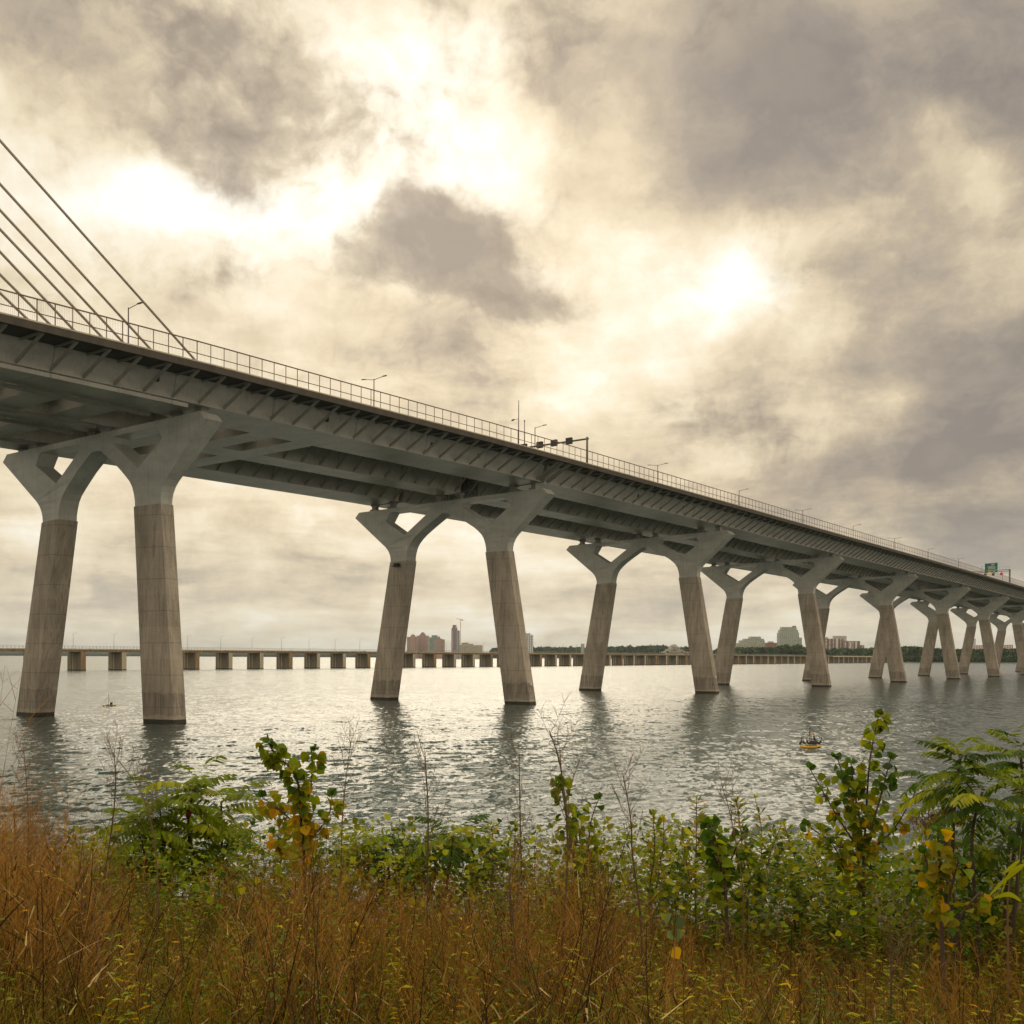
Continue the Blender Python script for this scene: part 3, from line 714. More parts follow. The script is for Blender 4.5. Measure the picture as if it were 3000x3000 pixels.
# stacked white housing cluster
hc=empty('stacked_housing',((1978-1500)/F*3700,3700,2)); tag(hc,'pyramid-like cluster of stacked white box homes between the legs of the third pier','building')
g=np.random.default_rng(3); b=MB(); 
for i in range(150):
    uu=1978+g.normal()*12; k=max(0,1-abs(uu-1977)/31); vv=1911-g.random()*24*k
    x=(uu-1500)/F*3700; z=CAMH-(vv-ROLL*(uu-1500)-HY)/F*3700; y=3700+g.random()*40
    b.box(x-3.2,x+3.2,y,y+9,z-2.2,z+2.0)
b.build('housing_block',facade('white_cube_facade',(.60,.57,.50),(.10,.09,.09),4.6,4.3,.35),hc)
b=MB(); x=(1978-1500)/F*3700; b.box(x-30,x+30,3712,3738,0,CAMH+14); b.box(x-15,x+15,3713,3737,CAMH+14.01,CAMH+26); b.build('core',M['damlight'],hc)
# tower crane
cx=(1349-1500)/F*3950; r=empty('tower_crane',(cx,3950,0)); tag(r,'tower crane with a short jib above the unfinished tower','crane')
H=lambda v: CAMH-(v-HY)/F*3950
b=MB(); b.beam((cx,3950,0),(cx,3950,H(1815)),1.9); b.build('mast',M['crane'],r)
b=MB(); b.beam((cx-15,3950,H(1813)),(cx+8,3950,H(1816.5)),1.5); b.build('jib',M['crane'],r)
b=MB(); b.box(cx+4,cx+8,3949,3951,H(1819),H(1816)); b.build('counterweight',M['dark'],r)

# ------------------------------------------------------------------ leaf cloud builder (numpy)
class Leaves:
    def __init__(s): s.V=[]; s.Fc=[]; s.C=[]; s.n=0
    def add(s, V, faces, col):
        V=np.asarray(V,float); s.V.append(V); s.Fc += [tuple(i+s.n for i in f) for f in faces]
        c=np.asarray(col,float); s.C.append(np.tile(c,(len(V),1)) if c.ndim==1 else c); s.n+=len(V)
    def addq(s, V, quads, C):
        s.V.append(V); s.Fc.append(quads+s.n); s.C.append(C); s.n+=len(V)
    def build(s, name, mat, parent=None, smooth=False):
        V=np.concatenate(s.V); C=np.concatenate(s.C)
        L=root_loc(parent) if parent is not None else Vector((0,0,0)); V=V-np.array(L)
        me=bpy.data.meshes.new(name)
        if isinstance(s.Fc[0],np.ndarray):
            q=np.concatenate(s.Fc); me.vertices.add(len(V)); me.vertices.foreach_set('co',V.ravel().astype(np.float32))
            me.loops.add(q.size); me.loops.foreach_set('vertex_index',q.ravel().astype(np.int32))
            me.polygons.add(len(q)); me.polygons.foreach_set('loop_start',np.arange(0,q.size,q.shape[1],dtype=np.int32)); me.update(calc_edges=True)
        else: me.from_pydata([tuple(v) for v in V],[],s.Fc)
        at=me.attributes.new('tint','FLOAT_COLOR','POINT'); at.data.foreach_set('color',np.concatenate([C,np.ones((len(C),1))],1).ravel().astype(np.float32))
        me.materials.append(mat)
        return link(bpy.data.objects.new(name,me),parent)
def leafmat(name, trans=.35, rough=.55):
    m,nt,bs=nmat(name); a=nd(nt,'ShaderNodeAttribute'); a.attribute_name='tint'
    nt.links.new(a.outputs['Color'],bs.inputs['Base Color']); bs.inputs['Roughness'].default_value=rough; bs.inputs['Specular IOR Level'].default_value=.12
    tr=nd(nt,'ShaderNodeBsdfTranslucent'); hs=nd(nt,'ShaderNodeHueSaturation'); hs.inputs['Value'].default_value=1.5; hs.inputs['Saturation'].default_value=1.1
    nt.links.new(a.outputs['Color'],hs.inputs['Color']); nt.links.new(hs.outputs[0],tr.inputs[0])
    mxs=nd(nt,'ShaderNodeMixShader'); mxs.inputs[0].default_value=trans
    nt.links.new(bs.outputs[0],mxs.inputs[1]); nt.links.new(tr.outputs[0],mxs.inputs[2]); nt.links.new(mxs.outputs[0],nt.nodes['Material Output'].inputs['Surface'])
    return m
M['leaf']=leafmat('leaf',.42); M['grass']=leafmat('dry_grass_blade',.25,.8); M['ggrass']=leafmat('green_grass_blade',.4,.6); M['tree']=leafmat('tree_foliage',.2,.8)
M['bark']=simple('sapling_bark',(.085,.05,.04),.8,0,.3,20); M['twig']=simple('dry_twig',(.16,.09,.045),.8,0,.3,20)
M['twig2']=simple('dark_dead_stalk',(.10,.056,.030),.85,0,.3,20)

# far trees: the wood on the far shore reads as one mass
def treeline(name, segs, seed, size=9):
    g=np.random.default_rng(seed); L=Leaves()
    for (u0,u1,D,v0,v1,dens) in segs:
        n=int((u1-u0)*dens)
        for _ in range(n):
            u=u0+(u1-u0)*g.random(); Dd=D*(1+.05*g.random()); top=v0+(v1-v0)*(u-u0)/(u1-u0)
            Htree=(CAMH-(top-ROLL*(u-1500)-HY)/F*Dd)*(.62+.42*g.random())
            rad=Htree*(.22+.2*g.random()); x=(u-1500)/F*Dd
            tone=np.array([.055,.085,.034])*(.6+.9*g.random())*np.array([1+.25*(g.random()-.4),1,1])
            m_=60
            th=g.random(m_)*6.283; cz=g.random(m_)*2-1; rr=(1-cz**2)**.5
            c=np.stack([x+rad*rr*np.cos(th),Dd+rad*rr*np.sin(th),Htree*.58+Htree*.42*cz],-1)
            c[:,2]=np.maximum(c[:,2],1.0)
            a=g.normal(size=(m_,3)); a/=np.linalg.norm(a,axis=1)[:,None]; bb=np.cross(a,g.normal(size=(m_,3))); bb/=np.linalg.norm(bb,axis=1)[:,None]
            sz=rad*(.28+.3*g.random((m_,1)))
            V=np.stack([c-a*sz,c+bb*sz*.7,c+a*sz,c-bb*sz*.7],1).reshape(-1,3)
            C=np.repeat(tone[None]*(.6+.8*g.random((m_,1))),4,0)
            L.addq(V,np.arange(m_*4).reshape(-1,4),C)
    return tag(L.build(name,M['tree']),kind='stuff')
treeline('treeline',[(1440,1560,4800,1899,1896,1.1),(1560,1800,4600,1898,1897,1.3),(1800,1960,4200,1896,1893,1.4),(1990,2060,4200,1898,1896,1.2),(2090,2160,2700,1904,1902,1.4),(2150,2360,2650,1900,1897,1.5),(2340,2560,2600,1902,1902,1.5),(2290,2350,2600,1892,1893,1.0)],1)
treeline('woodland',[(2540,2700,2350,1902,1896,1.6),(2640,2760,2330,1897,1902,1.8),(2740,3120,2330,1904,1903,1.9),(2560,3120,2300,1922,1920,2.2)],2)
b=MB(); rings=[]
for u in np.linspace(2520,3700,30):
    x=(u-1500)/F*2290; rings.append([(x,2290,-2),(x,2296,1.2),(x*1.02,2700,3),(x*1.02,2700,-2)])
b.loft(rings); tag(b.build('far_bank',M['hill']),kind='structure')

# ------------------------------------------------------------------ instrument rafts and cormorants
def raft(u,v,Y,rz,label,panel_right):
    x,y,z=world(u,v,Y); r=empty('instrument_raft',(x,y,0)); tag(r,label,'raft')
    ca,sa=math.cos(rz),math.sin(rz); T=lambda p:(x+p[0]*ca-p[1]*sa,y+p[0]*sa+p[1]*ca,p[2])
    for oy,l0,l1 in ((-.45,-1.15,.75),(.45,-.75,1.2)):
        b=MB(); rings=[]
        for i in range(11):
            q=i/10; xx=l0+(l1-l0)*q; rr=.17*(1-(2*q-1)**4)**.5+.012; zc=.07+.14*(2*q-1)**4
            rings.append([T((xx,oy+rr*math.cos(a),zc+rr*.62*math.sin(a))) for a in np.linspace(0,6.283,11)[:-1]])
        b.loft(rings); b.build('float',M['float'],r,True)
    b=MB(); b.hexa([T((xx,yy,zz_)) for zz_ in (.2,.28) for xx,yy in ((-.5,-.6),(.5,-.6),(.5,.6),(-.5,.6))]); b.build('deck_plate',M['galv'],r)
    b=MB(); b.hexa([T((xx,yy,zz_)) for zz_ in (.281,.62) for xx,yy in ((.12,-.25),(.5,-.25),(.5,.2),(.12,.2))]); b.build('instrument_box',M['signal'],r)
    b=MB(); b.tube([T((-.1,0,.25)),T((-.1,0,1.75))],.035,8); b.build('mast',M['pole'],r)
    b=MB(); s_=1 if panel_right else 1
    p=[(-.62,-.3,1.08),(-.62,.3,1.08),(-.16,.3,1.5),(-.16,-.3,1.5)]
    b.hexa([T(q) for q in p]+[T((q[0]-.03,q[1],q[2]+.03)) for q in p]); b.build('solar_panel',M['panel'],r)
    b=MB(); p=[(.0,-.28,1.02),(.0,.28,1.02),(.12,.28,1.45),(.12,-.28,1.45)]
    b.hexa([T(q) for q in p]+[T((q[0]+.03,q[1],q[2])) for q in p]); b.build('warning_plate',M['orange'],r)
    b=MB(); b.tube([T((-.1,0,1.75)),T((-.1,0,1.95))],.05,6); b.build('beacon',M['signal'],r)
    return T
raft(321,2068.5,191,.25,'yellow twin-float raft with mast and solar panel between the two left legs',False)
T2=raft(2377,2189,109,-.12,'yellow twin-float raft crowded with black cormorants right of centre',True)
def cormorant(loc, heading, pose):
    o=empty('cormorant',loc); ca,sa=math.cos(heading),math.sin(heading)
    Tq=lambda p:(loc[0]+p[0]*ca-p[1]*sa,loc[1]+p[0]*sa+p[1]*ca,loc[2]+p[2])
    up=[.0,.10,.16][pose]
    path=[(-.26,0,.04),(-.16,0,.10),(-.05,0,.19),(.05,0,.30+up*.2),(.10,0,.40+up*.5),(.085,0,.50+up*.7),(.10,0,.57+up),(.15,0,.60+up)]
    if pose==0: path=[(-.26,0,.06),(-.16,0,.12),(-.04,0,.19),(.06,0,.27),(.09,0,.34),(.04,0,.37),(-.01,0,.35),(-.05,0,.33)]
    rad=[.02,.075,.105,.095,.05,.036,.042,.02]
    b=MB(); b.tube([Tq(p) for p in path],rad,10)
    body=b.build('body',M['black'],o,True)
    b=MB(); e=path[-1]
    if pose: b.tube([Tq((e[0]-.01,0,e[2])),Tq((e[0]+.09,0,e[2]+.005))],[.014,.006],6); b.build('beak',M['beak'],o)
    for sd in (-1,1):
        b=MB(); b.tube([Tq((-.22,sd*.07,.05)),Tq((-.08,sd*.105,.18)),Tq((.03,sd*.09,.27))],[.012,.05,.03],6); b.build('wing',M['black'],o,True)
        b=MB(); b.tube([Tq((-.03,sd*.05,.12)),Tq((0,sd*.05,.0)),Tq((.07,sd*.05,-.005))],[.016,.012,.01],5); b.build('leg',M['signal'],o)
    return o
for (px,py,pz,hd,ps,lab) in ((-1.0,-.45,.27,.6,2,'upright cormorant at the left tip of the raft'),(-.72,-.45,.27,2.6,0,'cormorant with its neck folded, second from the left on the raft'),
    (-.38,-.42,.29,2.2,1,'cormorant left of the raft mast'),(-.12,-.5,.29,.4,2,'cormorant standing right in front of the raft mast'),(.05,-.2,.29,1.0,0,'hunched cormorant just right of the raft mast'),
    (.6,.4,.27,2.9,0,'hunched cormorant behind the instrument box on the raft'),(.95,.45,.27,.3,1,'cormorant at the right tip of the raft')):
    tag(cormorant(T2((px,py,pz)),hd,ps),lab,'bird','cormorants resting on the raft')
tx=T2((.31,-.03,.62)); tag(cormorant(tx,1.8,2),'large cormorant perched on top of the instrument box','bird','cormorants resting on the raft')

# ------------------------------------------------------------------ foreground vegetation
def frame(dirv, up):
    d=dirv/np.linalg.norm(dirv); x=np.cross(d,up); n=np.linalg.norm(x)
    if n<1e-4: x=np.cross(d,np.array([1.,0,0])); n=np.linalg.norm(x)
    x/=n; return d,x,np.cross(x,d)
POP=[(0,0),(.30,.10),(.50,.30),(.50,.52),(.30,.78),(0,1.05)]      # half outline of a broad poplar leaf (x, along)
def poplar_leaf(L,p,dirv,size,col,g,fold=None):
    fold=.1+.6*g.random() if fold is None else fold
    d,x,n=frame(dirv,g.normal(size=3)*.6+np.array([0,-.6,.7]))
    V=[];pts=[(sx*px,py) for sx in (1,) for px,py in POP]+[(-px,py) for px,py in POP[1:-1][::-1]]
    mid=[(0,.0),(0,.35),(0,.7),(0,1.05)]
    V=[p+size*(x*px+d*py+n*(fold*abs(px)-.12*py*py)) for px,py in pts]
    V.append(p+size*(d*.4-n*.0))
    k=len(pts); L.add(V,[(i,(i+1)%k,k) for i in range(k)],col*(.6+.75*g.random())*np.array([1+.25*(g.random()-.5),1,1]))
def lance_leaf(L,p,dirv,length,wid,col,g,droop=.3,upv=None):
    d,x,n=frame(dirv,np.array([0,0,1.])+g.normal(size=3)*.25 if upv is None else upv)
    V=[p,p+d*length*.35+x*wid*.5-n*droop*length*.06,p+d*length*.35-x*wid*.5-n*droop*length*.06,p+d*length*.72+x*wid*.36-n*droop*length*.3,p+d*length*.72-x*wid*.36-n*droop*length*.3,p+d*length-n*droop*length*.55]
    L.add(V,[(0,1,2),(1,3,4,2),(3,5,4)],col*(.7+.6*g.random()))
def pinnate(L,p,dirv,length,g,col,npair=10,ll=.085,droop=.5):
    d,x,n=frame(dirv,np.array([0,0,1.]))
    pts=[p+d*length*t-np.array([0,0,1])*droop*length*t*t*.6 for t in np.linspace(0,1,npair+2)]
    for i in range(1,npair+2):
        tdir=(pts[i]-pts[i-1])/np.linalg.norm(pts[i]-pts[i-1]); sz=ll*(.65+.5*math.sin(math.pi*min(1,(i+1)/(npair+2))))
        for sg in (1,-1):
            lance_leaf(L,pts[i],x*sg*.85+tdir*.55+np.array([0,0,-.28])+g.normal(size=3)*.07,sz*1.25,sz*.34,col,g,.5)
    lance_leaf(L,pts[-1],tdir,ll,ll*.32,col,g)
    return pts
GREEN=np.array([.17,.215,.010]); DGREEN=np.array([.055,.10,.012]); LGREEN=np.array([.32,.33,.016]); YEL=np.array([.50,.27,.012]); YG=np.array([.25,.215,.015])
def px_path(pts,Y,g,jit=.05):
    out=[];y=Y
    for (u,v) in pts:
        out.append(world(u,v,y)); y+=g.normal()*jit
    return out
def smooth_path(P,n=5):
    P=[np.asarray(p) for p in P]; out=[]
    for i in range(len(P)-1):
        for k in range(n):
            t=k/n; p0=P[max(i-1,0)];p1=P[i];p2=P[i+1];p3=P[min(i+2,len(P)-1)]
            out.append(.5*((2*p1)+(-p0+p2)*t+(2*p0-5*p1+4*p2-p3)*t*t+(-p0+3*p1-3*p2+p3)*t**3))
    return out+[P[-1]]
def sapling(name,label,Y,stems,seed,dens=26,size=.075,cat='sapling',yel=lambda v:0.0,kind='pop',r0=.012,group=None):
    g=np.random.default_rng(seed); base=world(*stems[0][0],Y)
    zg=float(gz(base[0],Y)); r=empty(name,(base[0],Y,zg)); tag(r,label,cat,group)
    for si,st in enumerate(stems):
        P=px_path(st,Y+(0 if si==0 else g.normal()*.12),g)
        if si==0: P=[np.array([base[0]+.03,Y,zg-.05])]+P
        S=smooth_path(P,6); n=len(S)
        rb=r0 if si==0 else r0*.55
        b=MB(); b.tube(S,[rb*(1-.8*i/n)+.0012 for i in range(n)],6)
        L=Leaves(); length=sum(np.linalg.norm(S[i+1]-S[i]) for i in range(n-1)); m=int(dens*length)+(0 if si==0 else 7)
        for j in range(m):
            t=(.22 if si==0 else .06)+(.94-.16)*((j+g.random())/m); i=min(n-2,int(t*(n-1))); p=S[i]
            ax=(S[i+1]-S[i]); ax/=np.linalg.norm(ax); out=g.normal(size=3); out-=ax*out.dot(ax); out/=np.linalg.norm(out)
            pet=p+out*size*.55+ax*size*.35+np.array([0,0,-.1])*size
            b.tube([p,pet],[.0016,.0012],3,False)
            v_here=HY-(pet[2]-CAMH)/Y*F
            yk=yel(v_here)
            rr=g.random(); col = YEL if rr<yk*.22 else (YG if rr<yk else (GREEN if g.random()<.6 else (DGREEN if g.random()<.55 else LGREEN)))
            dv=out*.7+np.array([g.normal()*.35,g.normal()*.2,-.35+g.normal()*.55])
            if kind=='pop': poplar_leaf(L,pet,dv,size*(.75+.45*g.random()),col,g)
            else: lance_leaf(L,pet,out*.8+ax*.6,size*1.5,size*.42,col,g,.3)
        for _ in range(4):
            if kind=='pop': poplar_leaf(L,S[-1],g.normal(size=3)*.6+np.array([0,0,.5]),size*.8,DGREEN*1.3,g)
            else: lance_leaf(L,S[-1],g.normal(size=3)*.4+np.array([0,0,1.]),size,size*.3,LGREEN,g)
        b.build('stem',M['bark'] if kind=='pop' else M['twig'],r,True)
        if L.V: L.build('foliage',M['leaf'],r)
    return r
yl=lambda a,b: (lambda v: min(.8,max(.04,(v-a)/(b-a))))
sapling('poplar_sapling','tall young poplar with round green leaves yellowing below, right of centre',7.5,
 [[(2533,2700),(2533,2518),(2538,2414),(2549,2233),(2575,2095)],[(2533,2512),(2450,2383),(2373,2250)],[(2533,2430),(2490,2320),(2450,2210)],[(2523,2412),(2505,2320),(2494,2233)],[(2554,2430),(2585,2320),(2611,2220)],[(2540,2500),(2620,2430),(2688,2312)],[(2510,2505),(2430,2460),(2364,2416)],[(2530,2600),(2470,2520),(2440,2470)]],
 21,70,.058,'sapling',yl(2250,2700))
sapling('poplar_sapling','leaning young poplar with yellow and green leaves, left of centre',7.2,
 [[(897,2640),(892,2489),(882,2390),(878,2307),(849,2245),(816,2222),(787,2177)],[(884,2360),(909,2323),(918,2224),(922,2195)],[(886,2431),(824,2375),(768,2334)],[(890,2480),(960,2400),(975,2330)],[(892,2520),(840,2470),(800,2440)]],
 22,74,.060,'sapling',yl(2180,2500))
sapling('maple_sapling','slim leafy sapling with two upright shoots near the middle of the bank',7.6,
 [[(1690,2600),(1670,2440),(1655,2350),(1643,2285)],[(1722,2560),(1726,2480),(1735,2400),(1757,2338)],[(1715,2540),(1700,2450),(1690,2390)]],
 23,50,.058,'sapling',yl(2420,2900))
sapling('maple_sapling','dark green broad-leaved sapling left of the tall poplar',7.0,
 [[(2130,2640),(2120,2540),(2098,2460),(2080,2415)],[(2130,2560),(2160,2480),(2185,2440)],[(2125,2560),(2100,2500),(2075,2450)],[(2190,2660),(2200,2560),(2180,2500)]],
 24,60,.066,'sapling',lambda v:.02)
sapling('cottonwood_shoot','young shoot with large yellow heart-shaped leaves at the right',5.8,
 [[(2762,2720),(2760,2600),(2752,2500),(2750,2440)],[(2740,2680),(2725,2560),(2710,2500)],[(2770,2680),(2800,2560),(2810,2520)],[(2800,2720),(2850,2640),(2880,2610)]],
 25,40,.060,'sapling',lambda v:.7)
for i,(sx,lab) in enumerate((([[(1905,2640),(1920,2500),(1915,2386)],[(1925,2600),(1945,2480),(1946,2400)]],'feathery light green shoots right of the slim sapling'),
   ([[(2190,2640),(2175,2460),(2160,2345)],[(2215,2640),(2235,2460),(2215,2340)],[(2230,2620),(2260,2500),(2290,2420)]],'light green leafy shoots with thin stems left of the tall poplar'),
   ([[(2040,2640),(2042,2480),(2042,2340)],[(2030,2620),(2010,2500),(2000,2420)]],'yellow leafy spike standing alone between green shoots'),
   ([[(2330,2680),(2340,2560),(2300,2420)],[(2350,2680),(2400,2560),(2350,2450)]],'pale green willow-like shoots at the foot of the tall poplar'),
   ([[(1440,2620),(1455,2520),(1440,2420)],[(1500,2620),(1510,2500),(1512,2415)]],'small upright green shoots left of the dead stalk in the middle'))):
    sapling('leafy_shoot',lab,7.4+.15*i,sx,40+i,95,.042,'plant',(lambda v:.85) if i==2 else (lambda v:.25),'lance',.006)
def sumac(name,label,Y,crowns,seed,ll,ncol=DGREEN,fruit=None):
    g=np.random.default_rng(seed); u0=np.mean([c[0] for c in crowns]); X=(u0-1500)/F*Y; zg=float(gz(X,Y))
    r=empty(name,(X,Y,zg)); tag(r,label,'shrub')
    for (u,v,nl,ln) in crowns:
        y=Y+g.normal()*.25; top=world(u,v,y); foot=np.array([X+(top[0]-X)*.2+.05*g.normal(),Y,zg-.05])
        S=smooth_path([foot,foot*.6+top*.4+np.array([g.normal()*.06+(top[0]-X)*.12,0,0]),top*.8+foot*.2+np.array([(top[0]-X)*.1+g.normal()*.04,0,0]),top],5)
        b=MB(); b.tube(S,[.016*(1-.6*i/len(S)) for i in range(len(S))],6); b.build('stem',M['bark'],r,True)
        L=Leaves()
        for k in range(nl):
            a=2.4*k+g.random(); el=.95-1.25*(k/nl)+g.normal()*.18; p=S[-1-min(len(S)-2,int(k/nl*4))]
            dv=np.array([math.cos(a)*math.cos(el),math.sin(a)*math.cos(el),math.sin(el)])
            rr=g.random(); col=ncol if rr<.5 else (GREEN if rr<.85 else LGREEN)
            pinnate(L,p,dv,ln*(.75+.5*g.random()),g,col,12,ll,.55+.3*g.random())
        L.build('foliage',M['leaf'],r)
    if fruit is not None:
        for (u,v) in fruit:
            p=world(u,v,Y-.2); b=MB(); b.tube([p,p+np.array([.01,0,.05]),p+np.array([.0,0,.11])],[.012,.026,.004],7); b.build('fruit_cone',simple('sumac_fruit',(.12,.008,.012),.8),r,True)
    return r
sumac('sumac_shrub','spreading sumac shrub with feathered green leaves on the left of the bank',9.0,[(575,2300,13,.46),(470,2370,13,.46),(400,2420,12,.45),(650,2350,13,.46),(560,2440,11,.42),(680,2440,10,.4),(370,2500,9,.38),(500,2500,10,.4),(620,2510,10,.4),(470,2540,9,.4)],61,.085,GREEN,[(613,2458),(552,2400)])
sumac('sumac_shrub','tall sumac with feathered leaves against the water at the right edge',6.6,[(2815,2215,18,.27),(2990,2195,16,.28),(2880,2320,14,.30),(2760,2300,10,.26),(2960,2420,11,.4),(2830,2480,10,.36),(2920,2560,10,.36),(3020,2330,10,.36)],62,.062,DGREEN)
sumac('sumac_shrub','low sumac with spiky leaflets in the middle left of the bank',8.4,[(1130,2470,11,.34),(1200,2500,10,.34),(1330,2450,11,.34),(1280,2500,10,.32),(1380,2480,9,.32),(1050,2480,10,.34),(1160,2560,9,.34)],63,.07,DGREEN)
sumac('sumac_shrub','low dark sumac fronds at the foot of the tall poplar',8.6,[(2310,2530,9,.34),(2600,2540,10,.34),(2690,2560,9,.34),(2450,2570,9,.32)],64,.07,DGREEN)
# brown seed heads
for (u,v,lab) in ((2715,2412,'brown fluffy seed head left of the sumac trunk'),(2782,2400,'brown fluffy seed head nearer the right sumac')):
    g=np.random.default_rng(u); top=world(u,v,6.3); zg=float(gz(top[0],6.3)); r=empty('seed_head_plant',(top[0],6.3,zg)); tag(r,lab,'plant','brown seed heads')
    b=MB(); b.tube([(top[0],6.3,zg-.05),tuple(top)],[.006,.003],5); b.build('stem',M['twig'],r)
    L=Leaves()
    for _ in range(260):
        o=g.normal(size=3)*np.array([.05,.05,.03]); lance_leaf(L,top+o,g.normal(size=3)+np.array([0,0,.6]),.03,.006,np.array([.17,.085,.06]),g)
    L.build('seed_head',M['grass'],r)
# dead tall stalks standing above the grass
def stalk(label,Y,path,seed,nb=9,mat='twig',r0=.005):
    g=np.random.default_rng(seed); P=px_path(path,Y,g,.02); zg=float(gz(P[0][0],Y)); P=[np.array([P[0][0],Y,min(zg,P[0][2])-.05])]+P
    S=smooth_path(P,7); n=len(S); r=empty('dead_stalk',(P[0][0],Y,zg)); tag(r,label,'dead stalk','dead stalks above the grass')
    b=MB(); b.tube(S,[r0*(1-.8*i/n)+.0008 for i in range(n)],5); b.build('stem',M[mat],r)
    b=MB()
    for k in range(nb):
        i=int(n*(.45+.52*(k+g.random())/nb)); i=min(i,n-2); a=g.random()*6.28; ln=.10+.16*g.random()*(1-.5*k/nb)
        q=S[i]+np.array([math.cos(a)*ln*.55,math.sin(a)*ln*.3,ln]); b.tube([S[i],(S[i]+q)/2+np.array([0,0,-.012]),q],[.0016,.0012,.0008],3,False)
        for _ in range(5):
            t=.4+.6*g.random(); p=S[i]*(1-t)+q*t; b.tube([p,p+np.array([g.normal()*.03,g.normal()*.03,.05])],[.0010,.0006],3,False)
    b.build('twigs',M['twig'],r)
for i,(lab,Y,path,mat) in enumerate((('dead stalk rising over the water above the brown grass at far left',6.2,[(80,2700),(85,2400),(70,2190)],'twig'),
 ('thin dark dead stalk curving up left of the sumac shrub',6.8,[(300,2650),(330,2420),(340,2300),(335,2200)],'twig2'),
 ('bent orange dead stalk in front of the left sumac shrub',6.5,[(468,2680),(455,2470),(430,2360),(395,2290),(330,2205)],'twig'),
 ('straight dead stalk just right of the leaning poplar',7.0,[(1002,2600),(1005,2400),(1020,2240),(1032,2160)],'twig'),
 ('tall dark stalk with a sparse tip in front of the middle sumac',5.9,[(1253,2850),(1255,2560),(1256,2380),(1247,2215)],'twig2'),
 ('very thin dark stalk left of the slim sapling',7.4,[(1530,2580),(1526,2400),(1522,2205)],'twig2'),
 ('tall brown stalk with a branched tip crossing the slim sapling',5.2,[(1632,2990),(1655,2700),(1665,2500),(1657,2350),(1640,2230),(1610,2140)],'twig2'),
 ('tall stalk with a forked tip right of the slim sapling',5.4,[(1892,2990),(1880,2700),(1855,2500),(1850,2400),(1826,2265)],'twig2'),
 ('orange dead stalk leaning left of the dark broad-leaved sapling',6.8,[(2180,2640),(2160,2480),(2140,2380),(2116,2300)],'twig'),
 ('dead stalk with black stem at bottom centre of the grass',4.9,[(1530,2990),(1515,2800),(1500,2640),(1495,2560)],'twig2'),
 ('dead dark stalk low in the grass at bottom left',4.7,[(300,2990),(290,2830),(280,2680)],'twig2'),
 ('thick dark stalk in the grass under the tall poplar',4.8,[(2615,2990),(2615,2850),(2610,2700)],'twig2'))):
    stalk(lab,Y,path,80+i,16,mat,.0065 if mat=='twig2' else .0045)
# reed at the right edge
g=np.random.default_rng(7); rx=world(2960,2600,5.6); zg=float(gz(rx[0],5.6)); r=empty('reed_clump',(rx[0],5.6,zg)); tag(r,'arching light green reed blades at the right edge','plant')
L=Leaves()
for (u0,v0,u1,v1,u2,v2) in ((2930,2640,2960,2560,3010,2530),(2900,2625,2950,2575,3000,2540),(2940,2560,2965,2540,2990,2520),(2915,2630,2960,2620,2995,2640),(2985,2700,2986,2560,2995,2455)):
    S=smooth_path([world(u0,v0,5.6),world(u1,v1,5.55),world(u2,v2,5.5)],5); V=[];fs=[]
    for i,p in enumerate(S):
        wd=.011*math.sin(math.pi*min(.98,(i+1)/(len(S)+1)))+.001
        V+= [p+np.array([0,0,wd]),p-np.array([0,0,wd])]
    fs=[(2*i,2*i+1,2*i+3,2*i+2) for i in range(len(S)-1)]; L.add(V,fs,LGREEN*1.1)
L.build('blades',M['ggrass'],r)
b=MB(); b.tube([(rx[0],5.6,zg-.05),tuple(world(2955,2640,5.6)),tuple(world(2962,2560,5.6))],[.006,.005,.003],5); b.build('stem',M['twig'],r)
# pale round leaves low in the grass
g=np.random.default_rng(9); pl=world(1975,2720,5.0); zg=float(gz(pl[0],5.0)); r=empty('milkweed_plant',(pl[0],5.0,zg)); tag(r,'low plant with a few pale green round leaves amid the brown grass','plant')
L=Leaves()
for (u,v,c) in ((1968,2690,1.0),(1990,2700,1.1),(1965,2738,1.3),(1985,2735,1.2),(1975,2790,1.0)):
    poplar_leaf(L,world(u,v-15,5.0),np.array([.4*g.normal(),-.2,-.6]),.055,(YEL if v>2780 else np.array([.11,.15,.055]))*c,g)
L.build('foliage',M['leaf'],r); b=MB(); b.tube([(pl[0],5.0,zg-.05),tuple(world(1978,2690,5.0))],[.005,.003],5); b.build('stem',M['twig'],r)

# grass: blades by the ten thousand
HT_U=np.array([-300,0,120,230,330,450,600,800,950,1100,1400,1550,1700,1800,2000,2300,2600,2800,3000,3300])
HT=np.array([1.25,1.3,1.27,1.1,.78,.58,.56,.80,.92,.66,.68,.88,.95,.78,.64,.56,.54,.56,.58,.58])
def ribbons(P0,H,lean,curve,width,C0,C1,g,nseg=3,face=None):
    n=len(P0); a=g.random(n)*6.283; dirx=np.stack([np.cos(a),np.sin(a),np.zeros(n)],-1)
    wa=g.normal(size=n)*.5; wv=np.stack([np.cos(wa),np.sin(wa),np.zeros(n)],-1)
    V=np.zeros((n,(nseg+1)*2,3)); C=np.zeros((n,(nseg+1)*2,3))
    for i in range(nseg+1):
        t=i/nseg; off=lean*t+curve*t*t
        p=P0+dirx*(off*H)[:,None]; p[:,2]+=H*(t-.25*np.abs(curve)*t*t)
        wd=width*(1-.85*t**1.5)
        V[:,2*i]=p-wv*wd[:,None]; V[:,2*i+1]=p+wv*wd[:,None]
        C[:,2*i]=C[:,2*i+1]=C0*(1-t)+C1*t
    q=np.array([[2*i,2*i+1,2*i+3,2*i+2] for i in range(nseg)])
    Q=(np.arange(n)*(nseg+1)*2)[:,None,None]+q[None]
    return V.reshape(-1,3),Q.reshape(-1,4),C.reshape(-1,3)
